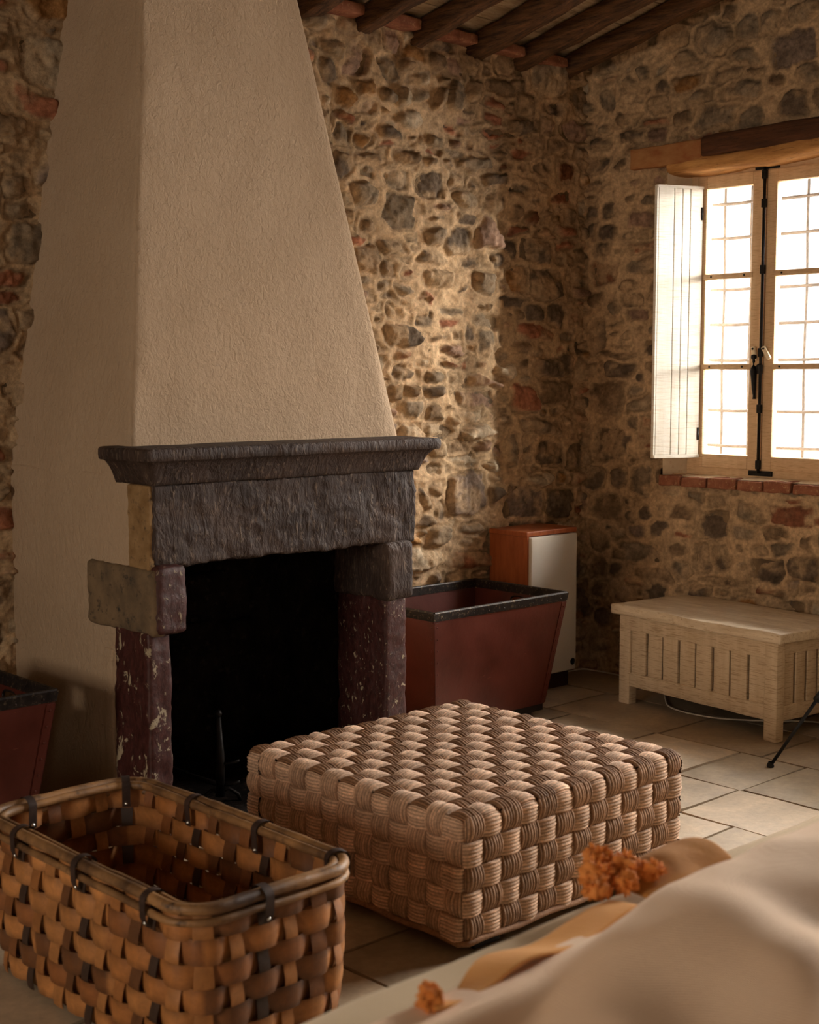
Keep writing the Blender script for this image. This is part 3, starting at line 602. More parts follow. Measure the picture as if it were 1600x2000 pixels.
s1 = stone('block_return', (-3.190, -.925, .690), (-3.13, -.52, .905), .02, M_BLOCKSIDE, 8, amp=.003); s1['label'] = 'grey weathered return of the corbel stone'
b2 = stone('corbel_block', (-2.205, -.93, .700), (-2.072, -.62, .91), .022, M_HEWN, 9, fine=.004)
stone('jamb', (-3.192, -.90, -.01), (-3.105, -.69, .705), .014, M_JAMB, 11, amp=.007)
stone('jamb', (-2.187, -.90, -.01), (-2.082, -.62, .705), .014, M_JAMBF, 13, amp=.007)
# mantel shelf with hollow moulding beneath, returned along the left side
m = MB()
prof = [(-.01, 1.168), (.006, 1.168), (.010, 1.178), (.018, 1.200), (.028, 1.220), (.041, 1.238), (.048, 1.243), (.050, 1.2435), (.058, 1.244), (.063, 1.248), (.065, 1.262), (.064, 1.278), (.058, 1.284), (.045, 1.286), (-.14, 1.286)]
x0, x1, yf, yb = -3.168, -2.035, -.90, -.70
def path_pt(o, z, t):
    # t walks: left return back end -> front left corner -> front right corner -> right return
    a0 = Vector((x0-o, yb+.01*max(0, o)/.06, z)); a1 = Vector((x0-o, yf-o, z)); a2 = Vector((x1+o, yf-o, z)); a3 = Vector((x1+o, yb, z))
    segs = [(a0, a1, 12), (a1, a2, 50), (a2, a3, 10)]
    out = []
    for A, B, n in segs:
        for k in range(n): out.append(A.lerp(B, k/n))
    out.append(a3); return out
ringp = [path_pt(o, z, 0) for o, z in prof]
def Pm(i, j):
    p = ringp[j][i].copy(); d = noise.fractal(p*13, 1, 2, 3)*.0045+noise.noise(p*60)*.0015; c = Vector((-2.6, -.7, p.z))
    p += (p-c).normalized()*d*(1.6 if prof[j][0] > .05 else 1); p.z += noise.noise(p*9)*.002; return p
m.grid(Pm, len(ringp[0]), len(prof))
m.add([ringp[j][0] for j in range(len(prof))], [tuple(range(len(prof)))]); m.add([ringp[j][-1] for j in range(len(prof))], [tuple(range(len(prof)))[::-1]])
m.box((x0+.01, -.80, 1.168), (x1-.01, yb, 1.28)); m.box((x0-.03, -.80, 1.265), (x1+.03, yb-.005, 1.28))
obj('mantel_shelf', m, M_HEWN, fp)
m = MB()   # firebox lining
m.rbox((-3.10, -.72, -.005), (-3.075, -.06, 1.15), .008, res=.05, amp=.012, freq=6, seed=2); m.rbox((-2.125, -.72, -.005), (-2.10, -.06, 1.15), .008, res=.05, amp=.012, freq=6, seed=4)
m.rbox((-3.1, -.13, -.005), (-2.1, -.085, 1.15), .008, res=.04, amp=.014, freq=6, seed=6); m.box((-3.1, -.76, 1.10), (-2.1, -.08, 1.15))
m.rbox((-3.07, -.86, -.02), (-2.12, -.10, .035), .01, res=.06, amp=.006, freq=8)
for k, (a, b, c, d) in enumerate([(-2.62, -2.42, .42, .56), (-2.40, -2.22, .40, .55), (-2.9, -2.66, .15, .3), (-2.6, -2.35, .58, .75), (-3.0, -2.75, .4, .56)]): m.rbox((a, -.16, c), (b, -.11, d), .02, res=.03, amp=.008, freq=12, seed=k)
obj('firebox', m, M_SOOT, fp)
# andiron
an = thing('andiron', 'black iron andiron with a ball top standing in the dark hearth', 'andiron', (-2.80, -.72, .035))
ax, ay = -2.80, -.72
m = MB(); m.tube([(ax, ay, .06), (ax+.003, ay, .20), (ax-.004, ay, .34)], [.017, .015, .009], 8); obj('shaft', m, M_IRON, an)
m = MB(); m.lathe([(0, -.014), (.010, -.010), (.014, 0), (.010, .010), (0, .014)], (ax-.004, ay, .352), 14); obj('ball_knob', m, M_IRON, an)
m = MB()
for zz in (.10, .175):
    m = MB(); m.tube([(ax, ay, zz), (ax+.03, ay-.03, zz+.003), (ax+.052, ay-.045, zz+.012)], .005, 8); obj('spit_hook', m, M_IRON, an)
for s_ in (-1, 1):
    m = MB(); m.tube([(ax, ay, .075), (ax+s_*.03, ay-s_*.01, .085), (ax+s_*.06, ay-s_*.02, .06), (ax+s_*.07, ay-s_*.022, .036)], .007, 8); obj('foot', m, M_IRON, an)
m = MB(); m.tube([(ax, ay, .10), (ax, ay+.2, .095), (ax, ay+.42, .10)], .009, 8); m.tube([(ax, ay+.42, .10), (ax, ay+.42, .036)], .009, 8); obj('log_bar', m, M_IRON, an)
# ------------------------------------------------------------------ rolling fibre carts
def make_cart(loc, label):
    c = thing('laundry_cart', label, 'cart', (0, 0, 0), 'oxblood fibre carts either side of the fireplace')
    # local frame: rim 0.83 x 0.57 at height 0.55, tapering to the floor
    WX, WY, H, T = .415, .285, .55, .075
    def side(a, b, na):           # a, b: top corners (outside), na: taper factors
        pass
    def corner(sx, sy, z, inset=0.): 
        f = T*(1-(z-.05)/(H-.05)); return Vector((sx*(WX-f-inset), sy*(WY-f*.9-inset), z))
    m = MB()
    def panel(c0, c1, hole):
        # outer skin and inner skin joined along the hole
        for inset, fl in ((0, False), (.006, True)):
            A = lambda u, v: corner(*c0, .05+(H-.05)*v, inset).lerp(corner(*c1, .05+(H-.05)*v, inset), u)
            if not hole: m.grid(lambda i, j: A(i/12, j/10), 13, 11, flip=fl); continue
            n = 32; hu, hv = .5, .868; rings = []
            for t in (0, .35, 1):
                L = []
                for k in range(n):
                    th = 2*math.pi*(k+.5)/n; ex, ey = .085*abs(math.cos(th))**.6*math.copysign(1, math.cos(th)), .032*math.sin(th)
                    dx, dy = math.cos(th), math.sin(th); s_ = 1/max(abs(dx), abs(dy)); ou = .5+.5*dx*s_; ov = .5+.5*dy*s_
                    iu, iv = hu+ex, hv+ey*1.15; L.append(A(iu+(ou-iu)*t, iv+(ov-iv)*t))
                rings.append(L)
            m.grid(lambda i, j: rings[j][i], n, 3, cu=True, flip=not fl)
    panel((-1, -1), (1, -1), False); panel((1, 1), (-1, 1), False); panel((1, -1), (1, 1), True); panel((-1, 1), (-1, -1), True)
    b = [corner(*q, .055) for q in ((-1, -1), (1, -1), (1, 1), (-1, 1))]; m.add(b, [(0, 1, 2, 3)])
    obj('body', m, M_FIBRE, c, ang=35)
    m = MB()
    for q0, q1 in (((-1, -1), (1, -1)), ((1, -1), (1, 1)), ((1, 1), (-1, 1)), ((-1, 1), (-1, -1))):
        a0, a1 = corner(*q0, H, -.004), corner(*q1, H, -.004); c0, c1 = corner(*q0, H-.034, -.003), corner(*q1, H-.034, -.003)
        i0, i1 = corner(*q0, H, .010), corner(*q1, H, .010); k0, k1 = corner(*q0, H-.034, .009), corner(*q1, H-.034, .009)
        vs = [a0, a1, c1, c0, i0, i1, k1, k0]; m.add(vs, [(0, 3, 2, 1), (4, 5, 6, 7), (0, 1, 5, 4), (3, 7, 6, 2)])
        m.tube([a0.lerp(i0, .5), a1.lerp(i1, .5)], .007, 8)
    rm = obj('rim', m, M_RIM, c, ang=35)
    for q0, q1 in (((-1, -1), (1, -1)), ((-1, 1), (-1, -1)), ((1, 1), (-1, 1)), ((1, -1), (1, 1))):
        for k in range(9):
            m = MB(); p = corner(*q0, H-.022, -.003).lerp(corner(*q1, H-.022, -.003), (k+.5)/9); m.lathe([(.0045, -.001), (.0035, .002), (0, .003)], p, 6, (p-Vector((0, 0, p.z))).normalized().to_track_quat('Z', 'Y').to_matrix()); obj('rivet', m, M_BIND, rm)
    for sx, sy in ((-1, -1), (1, -1), (1, 1), (-1, 1)):
        m = MB(); top = corner(sx, sy, H-.04, -.0025); bot = corner(sx, sy, .055, -.0025)
        for dx, dy in ((-sx*.030, 0), (0, -sy*.030)):
            e = Vector((dx, dy, 0)); n_ = Vector((0, sy, 0)) if dx else Vector((sx, 0, 0))
            vs = [top, top+e, bot+e, bot]; vs += [v-n_*.003 for v in vs]
            m.add(vs, [(0, 1, 2, 3), (7, 6, 5, 4), (0, 4, 5, 1), (1, 5, 6, 2), (2, 6, 7, 3), (3, 7, 4, 0)])
            for k in range(9):
                p = top.lerp(bot, (k+.4)/9)+e*.55; m.lathe([(.004, 0), (.003, .002), (0, .0025)], p+n_*.001, 6, n_.to_track_quat('Z', 'Y').to_matrix())
        obj('corner_strip', m, M_FIBRE, c, smooth=False)
    for sx in (-1, 1):
        m = MB(); pts = []
        for k in range(28):
            th = 2*math.pi*k/28; u = .5+.085*abs(math.cos(th))**.6*math.copysign(1, math.cos(th)); v = .868+.032*1.15*math.sin(th)
            pts.append(corner(sx, -1, .05+(H-.05)*v, .002).lerp(corner(sx, 1, .05+(H-.05)*v, .002), u))
        m.tube(pts, .005, 8, closed=True, up=(1, 0, 0)); obj('handle_ring', m, M_RIM, c)
    m = MB()
    b0, b1 = corner(-1, -1, .05), corner(1, 1, .05); m.box((b0.x+.004, b0.y+.004, .02), (b1.x-.004, b1.y-.004, .055))
    obj('skid_base', m, M_DARKFOOT, c, smooth=False)
    for sx in (-1, 1):
        for sy in (-1, 1):
            m = MB(); m.lathe([(0, -.012), (.02, -.012), (.02, .012), (0, .012)], (sx*.28, sy*.17, .02), 14, Matrix.Rotation(R(90), 4, 'X')); obj('caster', m, M_BLACKPL, c, ang=40)
    c.location = loc; return c
cart = make_cart((-1.245, -.325, 0), 'dark red fibre cart with black rim standing between the fireplace and the speaker')
c2 = copy_tree(cart); c2.location = (-3.875, -.52, 0); c2['label'] = 'dark red fibre cart on the left of the fireplace, cut off by the photo edge'
# ------------------------------------------------------------------ floor speaker
sp = thing('floor_speaker', 'tall floor speaker with cherry wood cabinet and pale cloth front, in the room corner', 'speaker', (-.52, -.13, 0))
sx0, sx1, sy0, sy1 = -.70, -.345, -.245, -.005
m = MB(); m.rbox((sx0, sy0+.012, .075), (sx1, sy1, .762), .003, res=.3, seg=2); m.rbox((sx0-.004, sy0-.006, .758), (sx1+.004, sy1, .782), .004, res=.3, seg=2)
m.rbox((sx0, sy0-.004, .075), (sx0+.014, sy0+.02, .762), .002, res=.3, seg=2); m.rbox((sx1-.012, sy0-.004, .075), (sx1, sy0+.02, .762), .002, res=.3, seg=2)
obj('cabinet', m, M_CABINET, sp, weld=.0002, ang=10)
m = MB(); m.rbox((sx0+.012, sy0-.020, .083), (sx1-.008, sy0+.014, .755), .008, res=.08, seg=3, amp=.001, freq=12); g = obj('grille_cloth', m, M_GRILLCLOTH, sp, weld=.0002)
m = MB(); m.lathe([(.0, -.012), (.015, -.012), (.017, 0), (.0, .006)], (sx1-.035, sy0-.022, .125), 20, Matrix.Rotation(R(90), 4, 'X')); obj('knob', m, M_IRON, sp, ang=40)
m = MB(); m.box((sx0+.02, sy0+.02, 0), (sx1-.02, sy1-.01, .078)); obj('plinth', m, M_PLINTH, sp, smooth=False)
# ------------------------------------------------------------------ limed pine storage bench
CH = Vector((-.474, -.625, 0)); rot = math.atan2(-.947, -.122)     # front edge direction
e1 = Vector((math.cos(rot), math.sin(rot), 0)); e2 = Vector((-e1.y, e1.x, 0)); e2 = e2 if e2.x > 0 else -e2
MC = Matrix(((e1.x, e2.x, 0, CH.x), (e1.y, e2.y, 0, CH.y), (0, 0, 1, 0), (0, 0, 0, 1)))
ch = thing('storage_bench', 'rough whitewashed pine chest with slatted sides and plank lid under the window', 'chest', (CH.x+.2, CH.y-.45, 0))
LX, LY = .915, .47
m = MB()
def wavy(p):
    q = MC.inverted() @ p; d = 0
    if q.y < .0: q.y += .007*math.sin(q.x*9)+.004*math.sin(q.x*23)
    return MC @ q
m.rbox((-.028, -.028, .418), (LX+.028, LY+.02, .462), .008, res=.022, amp=.004, freq=10, M=MC, seed=2)
m.v = [tuple(wavy(Vector(v))) for v in m.v]
obj('lid', m, M_LID, ch, weld=.0004)
for ix in (0, 1):
    for iy in (0, 1):
        m = MB(); x_ = ix*(LX-.065); y_ = iy*(LY-.05); m.rbox((x_, y_, .0), (x_+.065, y_+.05, .42), .004, res=.04, amp=.003, freq=12, M=MC, seed=ix*2+iy, seg=2); obj('leg', m, M_CHEST, ch, weld=.0004)
def rail(lo, hi, s_): m = MB(); m.rbox(lo, hi, .004, res=.04, amp=.002, freq=12, M=MC, seed=s_, seg=2); obj('rail', m, M_CHEST, ch, weld=.0004)
rail((.06, .004, .345), (LX-.06, .035, .42), 1); rail((.06, .004, .085), (LX-.06, .035, .150), 2)
rail((.004, .045, .365), (.035, LY-.045, .42), 3); rail((.004, .045, .085), (.035, LY-.045, .150), 4)
rail((LX-.035, .045, .365), (LX-.004, LY-.045, .42), 5); rail((LX-.035, .045, .085), (LX-.004, LY-.045, .150), 6); rail((.06, LY-.035, .085), (LX-.06, LY-.004, .42), 7)
n = 8; a0 = .065; w_ = (LX-.13)/n
for k in range(n):
    m = MB(); m.rbox((a0+k*w_+.0055, .009+.004*(k % 2), .145), (a0+(k+1)*w_-.0055, .028, .352), .003, res=.05, amp=.002, freq=12, M=MC, seed=k, seg=2); obj('slat', m, M_CHEST, ch, weld=.0004)
for ex in (0, 1):
    for k in range(5):
        w2 = (LY-.10)/5; xx = .009 if ex == 0 else LX-.028
        m = MB(); m.rbox((xx, .05+k*w2+.007, .145), (xx+.019, .05+(k+1)*w2-.007, .37), .003, res=.05, amp=.002, freq=12, M=MC, seed=k+9, seg=2); obj('slat', m, M_CHEST, ch, weld=.0004)
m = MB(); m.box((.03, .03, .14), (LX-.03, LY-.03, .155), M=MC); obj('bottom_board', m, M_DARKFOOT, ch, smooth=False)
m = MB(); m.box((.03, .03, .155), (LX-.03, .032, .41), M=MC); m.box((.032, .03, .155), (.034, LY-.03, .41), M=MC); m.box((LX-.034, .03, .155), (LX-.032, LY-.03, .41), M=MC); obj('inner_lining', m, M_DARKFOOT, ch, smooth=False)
# cord on the floor
def spline(pts, n=8):
    pts = [Vector(p) for p in pts]; out = []
    for i in range(len(pts)-1):
        p0, p1, p2, p3 = pts[max(i-1, 0)], pts[i], pts[i+1], pts[min(i+2, len(pts)-1)]
        for k in range(n):
            t = k/n; out.append(.5*((2*p1)+(p2-p0)*t+(2*p0-5*p1+4*p2-p3)*t*t+(3*p1-p0-3*p2+p3)*t**3))
    return out+[pts[-1]]
m = MB(); m.tube(spline([(-.36, -.06, .006), (-.10, -.045, .006), (-.035, -.10, .006), (-.04, -.35, .006), (-.10, -.60, .006), (-.27, -.74, .006), (-.40, -.86, .006), (-.44, -1.0, .006), (-.42, -1.14, .006), (-.34, -1.27, .006), (-.25, -1.36, .006), (-.16, -1.50, .006), (-.12, -1.9, .006), (-.10, -2.5, .006)]), .0038, 8)
tag(obj('power_cord', m, M_WHITECORD), 'thin white cord looping over the flagstones beneath the pale chest', 'cord')
# tripod, only one leg reaches into the photograph
tp = thing('tripod', 'thin black tripod, one slanted leg in front of the chest end', 'tripod', (-.66, -2.22, 0)); top = Vector((-.645, -2.235, .97))
for k, ft in enumerate([(-.909, -1.71, .006), (-1.06, -2.62, .006), (-.06, -2.40, .006)]):
    ft = Vector(ft); q = lambda t: ft.lerp(top, t)
    m = MB(); m.tube([q(0), q(.30)], .0068, 8); m.tube([q(.29), q(.62)], .0095, 8); m.tube([q(.61), q(1)], .012, 8); lg = obj('leg', m, M_BLACKPL, tp)
    for t in (.29, .61):
        m = MB(); m.tube([q(t-.012), q(t+.022)], .0145, 10); obj('clamp', m, M_BLACKPL, lg)
    m = MB(); m.lathe([(.013, -.006), (.015, .0), (.008, .016)], ft, 10); obj('rubber_foot', m, M_BLACKPL, lg)
m = MB(); m.tube([top-Vector((0, 0, .35)), top+Vector((0, 0, .42))], .011, 10); m.lathe([(.03, -.03), (.034, 0), (.02, .03)], top, 12); obj('centre_column', m, M_BLACKPL, tp)
m = MB(); m.rbox((top.x-.04, top.y-.03, top.z+.42), (top.x+.04, top.y+.03, top.z+.46), .01); obj('mounting_plate', m, M_BLACKPL, tp, weld=.0003)
# ------------------------------------------------------------------ woven ottoman
M_CORE = mottled('brown_inner_weave', srgb(70, 52, 38), srgb(96, 72, 52), 30, .9, .4, 80, .004)
ot = thing('ottoman', 'large square ottoman woven from seagrass rope in front of the hearth', 'ottoman', (-2.575, -1.675, 0))
OX0, OX1, OY0, OY1, OZ0, OZ1 = -3.05, -2.10, -2.15, -1.205, .035, .372
RAD = .032
m = MB(); lo = Vector((OX0+RAD, OY0+RAD, OZ0+.012)); hi = Vector((OX1-RAD, OY1-RAD, OZ1-RAD)); rr = random.Random(8)
NC = 13; NRW = 5
SHADED_ROPE, LIT_ROPE = np.array(srgb(148, 109, 79)[:3]), np.array(srgb(232, 194, 164)[:3])  # pad tones by strand direction: lit and shaded bands painted in
def onbox(q, h):
    k = Vector([max(lo[t], min(hi[t], q[t])) for t in range(3)]); n = q-k
    if n.length < 1e-6: n = Vector((0, 0, 1))
    n.normalize(); return k+n*(RAD+h)
def pad(O, A, B, fu, fv, perp, dark):
    """one visible crossing of a band: O cell corner, A/B cell edges, strands run along A"""
    ns, nc, NR = 11, 37, 7; s0 = rr.uniform(.0, 1); tone = rr.uniform(.9, 1.08); base = (LIT_ROPE+(SHADED_ROPE-LIT_ROPE)*float(dark))*tone
    sh_ = [rr.uniform(.80, 1.15) for _ in range(NR+1)]; hh = rr.uniform(.85, 1.15); wob = [rr.uniform(-.05, .05) for _ in range(NR+1)]
    ridge = {}
    def P(i, j):
        a = -.09+1.18*i/(ns-1); b = .02+.96*max(0, min(1, (j-1)/(nc-3))); sk_ = j in (0, nc-1)
        arch = math.cos((a-.5)*math.pi/1.30)
        if fu and a < .5: arch = max(arch, .93)
        if fv and a > .5: arch = max(arch, .93)
        rp = b*NR; k = int(min(rp, NR-1)); fr = rp-k; rope = math.sqrt(max(0, 1-(2*fr-1)**2))
        h = -.013+.016*arch*hh+.0058*rope*(.6+.4*arch)-.0025*abs(b-.5)**2*4+wob[k]*.03
        if sk_: h = -.017
        q = O+A*a+B*(.5+(b-.5)*(1.0-.04*(1-arch)))
        return onbox(q, h)
    def Cc(i, j):
        b = .02+.96*max(0, min(1, (j-1)/(nc-3))); rp = b*NR; k = int(min(rp, NR-1)); fr = rp-k; edge = 1-.72*abs(2*fr-1)**3; return tuple(base*sh_[k]*edge)  # colour darkens between the ropes, crease shade painted in
    m.grid(P, ns, nc, col=Cc)
Xc = [OX0+(OX1-OX0)*i/NC for i in range(NC+1)]; Yc = [OY0+(OY1-OY0)*i/NC for i in range(NC+1)]; Zc = [OZ1-(OZ1-OZ0)*i/NRW for i in range(NRW+1)]
ZT = OZ1
for i in range(NC):
    for j in range(NC):
        dx, dy = Xc[1]-Xc[0], Yc[1]-Yc[0]; O = Vector((Xc[i], Yc[j], ZT))
        ydir = (i+j) % 2 == 0                       # strands along Y
        if ydir: pad(O+Vector((dx, 0, 0)), Vector((0, dy, 0)), Vector((-dx, 0, 0)), j == 0, j == NC-1, True, True)
        else: pad(O, Vector((dx, 0, 0)), Vector((0, dy, 0)), i == 0, i == NC-1, True, False)
# sides: strands turning over an edge stay continuous with those of the top
for sdn, (base, uvec, n_, pty) in enumerate([
    (lambda i: Vector((Xc[i], OY0, 0)), Vector((Xc[1]-Xc[0], 0, 0)), 'y0', 0), (lambda i: Vector((Xc[i+1], OY1, 0)), Vector((Xc[0]-Xc[1], 0, 0)), 'y1', 12),
    (lambda i: Vector((OX0, Yc[i+1], 0)), Vector((0, Yc[0]-Yc[1], 0)), 'x0', 1), (lambda i: Vector((OX1, Yc[i], 0)), Vector((0, Yc[1]-Yc[0], 0)), 'x1', 1+12)]):
    for i in range(NC):
        for k in range(NRW):
            vert = (i+k+pty) % 2 == 0; O = base(i).copy(); O.z = Zc[k+1]; dz = Zc[k]-Zc[k+1]
            if vert: pad(O+uvec, Vector((0, 0, dz)), -uvec, False, k == 0, True, .75 if sdn < 2 else .45)  # upright strands tinted darker, shade painted into the rope colour
            else: pad(O, uvec, Vector((0, 0, dz)), i == 0, i == NC-1, True, .12)
cv = obj('woven_cover', m, M_ROPE, ot)
m = MB(); m.rbox((OX0+.012, OY0+.012, OZ0+.0), (OX1-.012, OY1-.012, OZ1-.012), .03, res=.2); obj('core', m, M_CORE, ot, weld=.0003)
m = MB(); pts = []
for k in range(4):
    cx, cy = ((OX0, OY0), (OX1, OY0), (OX1, OY1), (OX0, OY1))[k]; nx, ny = ((OX1, OY0), (OX1, OY1), (OX0, OY1), (OX0, OY0))[k]
    for t in range(24): pts.append((cx+(nx-cx)*(t+.5)/24, cy+(ny-cy)*(t+.5)/24, OZ0+.003*math.sin(t)))
m.tube(pts, .009, 8, closed=True, col=tuple(SHADED_ROPE)); obj('bottom_rope', m, M_ROPE, ot)
for sx in (0, 1):
    for sy in (0, 1):
        m = MB(); a = (OX0+.06, OX1-.16)[sx]; b = (OY0+.02, OY1-.12)[sy]; m.box((a, b, 0), (a+.10, b+.10, .05), bev=.004); obj('foot', m, M_DARKFOOT, ot)
# ------------------------------------------------------------------ splint basket
bk = thing('splint_basket', 'large rectangular splint basket with scorched cane rim in the left foreground', 'basket', (-3.755, -1.815, 0))
BX0, BX1, BY0, BY1, BH = -3.975, -3.525, -2.272, -1.355, .405
cxm, cym = (BX0+BX1)/2, (BY0+BY1)/2; rr = random.Random(4)
def rrect(hx, hy, rad, n=10):
    """returns function s -> (point, outward normal, length)"""
    segs = []; L = 0
    for (cx, cy, a0, dx, dy, ln) in ((hx-rad, -hy+rad, -90, 0, 0, 0), (hx-rad, hy-rad, 0, 0, 0, 0), (-hx+rad, hy-rad, 90, 0, 0, 0), (-hx+rad, -hy+rad, 180, 0, 0, 0)):
        segs.append(('a', cx, cy, a0, rad*math.pi/2)); segs.append(('l', cx, cy, a0+90, (2*hy-2*rad) if a0 in (-90, 90) else (2*hx-2*rad)))
    tot = sum(s[4] for s in segs)
    def f(s):
        s = s % tot
        for typ, cx, cy, a, l in segs:
            if s <= l:
                if typ == 'a':
                    th = R(a)+s/rad; return Vector((cx+rad*math.cos(th), cy+rad*math.sin(th), 0)), Vector((math.cos(th), math.sin(th), 0))
                th = R(a); n = Vector((math.cos(th), math.sin(th), 0)); t = Vector((-math.sin(th), math.cos(th), 0)); return Vector((cx, cy, 0))+n*rad+t*s, n
            s -= l
        return Vector((cx, cy, 0)), Vector((1, 0, 0))
    return f, tot
def bask(s_frac, z, off=0.):
    tz = z/BH; k = .94+.06*tz+.035*math.sin(tz*math.pi)      # slight belly
    f, tot = rrect((BX1-BX0)/2*k, (BY1-BY0)/2*(.965+.035*tz+.02*math.sin(tz*math.pi)), .085)
    p, n = f(s_frac*tot); return Vector((cxm, cym, z))+p+n*off, n
NS = 36; NWR = 7; CB = [np.array(srgb(*c)[:3]) for c in ((158, 102, 54), (178, 120, 68), (136, 84, 44), (168, 112, 62), (112, 70, 38))]
dark_stakes = {k for k in range(NS) if k % 4 == 1}
def strip(m, P, n1, wdir_n, thick, col):
    """flat strip: P(i, side) -> (point on centre-surface, normal)"""
    for sgn in (1, -1): pass
rowh = (BH-.035)/NWR
mst = MB(); bound = MB()
for k in range(NS):
    w_ = (.024 if k % 2 else .019)*rr.uniform(.85, 1.15); col = CB[rr.randrange(5)]*rr.uniform(.75, 1.05); dk = k in dark_stakes; tot = 2.75
    if dk: w_ = .016
    mm = MB() if dk else mst
    sc_ = (k+.5+rr.uniform(-.08, .08))/NS; nz = NWR*6
    for side in (1, -1):
        def P(i, j, k=k):
            z = .012+(BH-.02)*i/nz; ph = z/rowh; o = -.0055*math.cos(math.pi*(ph-.5)+math.pi*(k % 2)-math.pi/2*0)
            s_ = sc_+(j/2-.5)*2*w_/tot; p, n = bask(s_, z, o+side*.0011+(.0012 if j == 1 else 0)*side); return p
        mm.grid(P, nz+1, 3, flip=(side > 0), col=(tuple(np.array(srgb(58, 40, 30)[:3])) if dk else tuple(col)))
    if dk: sb = obj('dark_stake', mm, M_SPLINT, bk); sb['label'] = 'dark leather wrapped stake'
obj('stakes', mst, M_SPLINT, bk)
mw = MB()
for r_ in range(NWR):
    zc = .020+rowh*(r_+.5); hw = rowh*.5*rr.uniform(.98, 1.08); n_ = NS*6; cbase = [CB[rr.randrange(5)]*rr.uniform(.85, 1.15) for _ in range(8)]
    sq = rr.uniform(0, 10)
    for side in (1, -1):
        def P(i, j):
            s_ = i/n_; ph = s_*NS; o = .0085*math.sin(math.pi*ph+math.pi*(r_ % 2)) ; o = math.copysign(abs(o/.0085)**.5, o)*.0085
            z = zc+(j/3-.5)*2*hw+.0035*noise.noise(Vector((s_*30, r_*3.1, 1)))
            p, n = bask(s_, min(z, BH-.012), o+side*.0012-.0022*abs(j-1.5)*.8+.0012); return p
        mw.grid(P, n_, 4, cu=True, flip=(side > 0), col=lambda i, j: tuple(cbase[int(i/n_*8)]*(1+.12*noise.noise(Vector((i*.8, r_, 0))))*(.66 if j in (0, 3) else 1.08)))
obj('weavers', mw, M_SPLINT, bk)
m = MB(); m.grid(lambda i, j: Vector((cxm+(i/10-.5)*(BX1-BX0)*.9, cym+(j/16-.5)*(BY1-BY0)*.93, .012+.004*((i+j) % 2))), 11, 17, col=tuple(CB[4])); obj('woven_base', m, M_SPLINT, bk)
for off, zz, rd, nm in ((.008, BH, .013, 'rim_cane'), (-.014, BH-.004, .011, 'rim_cane'), (.012, BH-.028, .009, 'rim_cane')):
    m = MB(); n_ = 150; ph = rr.uniform(0, 9)
    pts = [bask(i/n_, BH, off)[0]*1 for i in range(n_)]; pts = [Vector((p.x, p.y, zz+.004*noise.noise(Vector((i*.07, ph, 0))))) for i, p in enumerate(pts)]
    rad = [rd*(1+.12*noise.noise(Vector((i*.22, ph, 3)))+.10*(1 if (i+int(ph*5)) % 37 < 2 else 0)) for i in range(n_)]
    m.tube(pts, rad, 10, closed=True); obj(nm, m, M_CANE, bk)
for k in sorted(dark_stakes):
    s_ = (k+.5)/NS; c, n = bask(s_, BH); t = Vector((-n.y, n.x, 0)); m = MB(); w_ = .011
    prof_ = []
    for a in np.linspace(-200, 20, 20):
        th = R(a); prof_.append((.029*math.cos(th)-.002, .020*math.sin(-th) if False else .022*-math.sin(th)))
    prof_ = [(-.026, -.060), (-.027, -.04)]+[(-.001+.029*math.cos(R(a)), .022*math.sin(R(a))-.004) for a in range(180, -1, -20)]+[(.027, -.04), (.019, -.060)]
    m.grid(lambda i, j: c+n*prof_[i][0]+Vector((0, 0, prof_[i][1]))+t*(j/2-.5)*2*w_, len(prof_), 3)
    m.grid(lambda i, j: c+n*(prof_[i][0]*.94)+Vector((0, 0, prof_[i][1]-.001))+t*(j/2-.5)*2*w_, len(prof_), 3, flip=True)
    bd = obj('binding', m, M_BIND, bk); m = MB()
    for o_ in (.0205, -.0265):
        m = MB(); m.lathe([(.0055, 0), (.004, .003), (0, .004)], c+n*o_+Vector((0, 0, -.052)), 10, (n if o_ > 0 else -n).to_track_quat('Z', 'Y').to_matrix())
        obj('rivet', m, M_STEEL, bd)
# folded pale cloth lying in the basket
m = MB(); m.rbox((-3.80, -2.05, .025), (-3.58, -1.66, .155), .06, res=.025, amp=.045, freq=5, seed=9, seg=5)
tag(obj('folded_cloth', m, m_cloth('rumpled_cloth', srgb(150, 118, 88), srgb(186, 156, 122)), weld=.0004), 'rumpled pale cloth lying inside the splint basket', 'cloth')
# ------------------------------------------------------------------ sofa with throws, in the blurred foreground
so_ = thing('sofa', 'oat coloured linen sofa seen from over its seat in the foreground', 'sofa', (-3.4, -3.6, 0))
def soft(name, lo, hi, rad, seed, mat=M_SOFA, amp=.012, M=None, parent=so_, warp=None):
    m = MB(); m.rbox(lo, hi, rad, res=.04, amp=amp, freq=3, seed=seed, M=M, warp=warp, seg=5); return obj(name, m, mat, parent, weld=.0005)
soft('backrest', (-4.75, -3.32, .08), (-2.05, -3.085, .60), .05, 1, amp=.006)
soft('seat', (-4.75, -4.05, .08), (-2.05, -3.30, .40), .05, 2)
soft('arm', (-2.08, -4.06, .08), (-1.86, -3.085, .58), .05, 4)
for k in range(3): soft('seat_cushion', (-4.70+k*.88, -4.08, .39), (-3.84+k*.88, -3.32, .50), .05, 5+k)
for xx, yy in ((-4.68, -4.0), (-2.0, -4.0), (-4.68, -3.16), (-2.0, -3.16)):
    m = MB(); m.box((xx-.03, yy-.03, 0), (xx+.03, yy+.03, .09), bev=.004); obj('foot', m, M_DARKFOOT, so_)
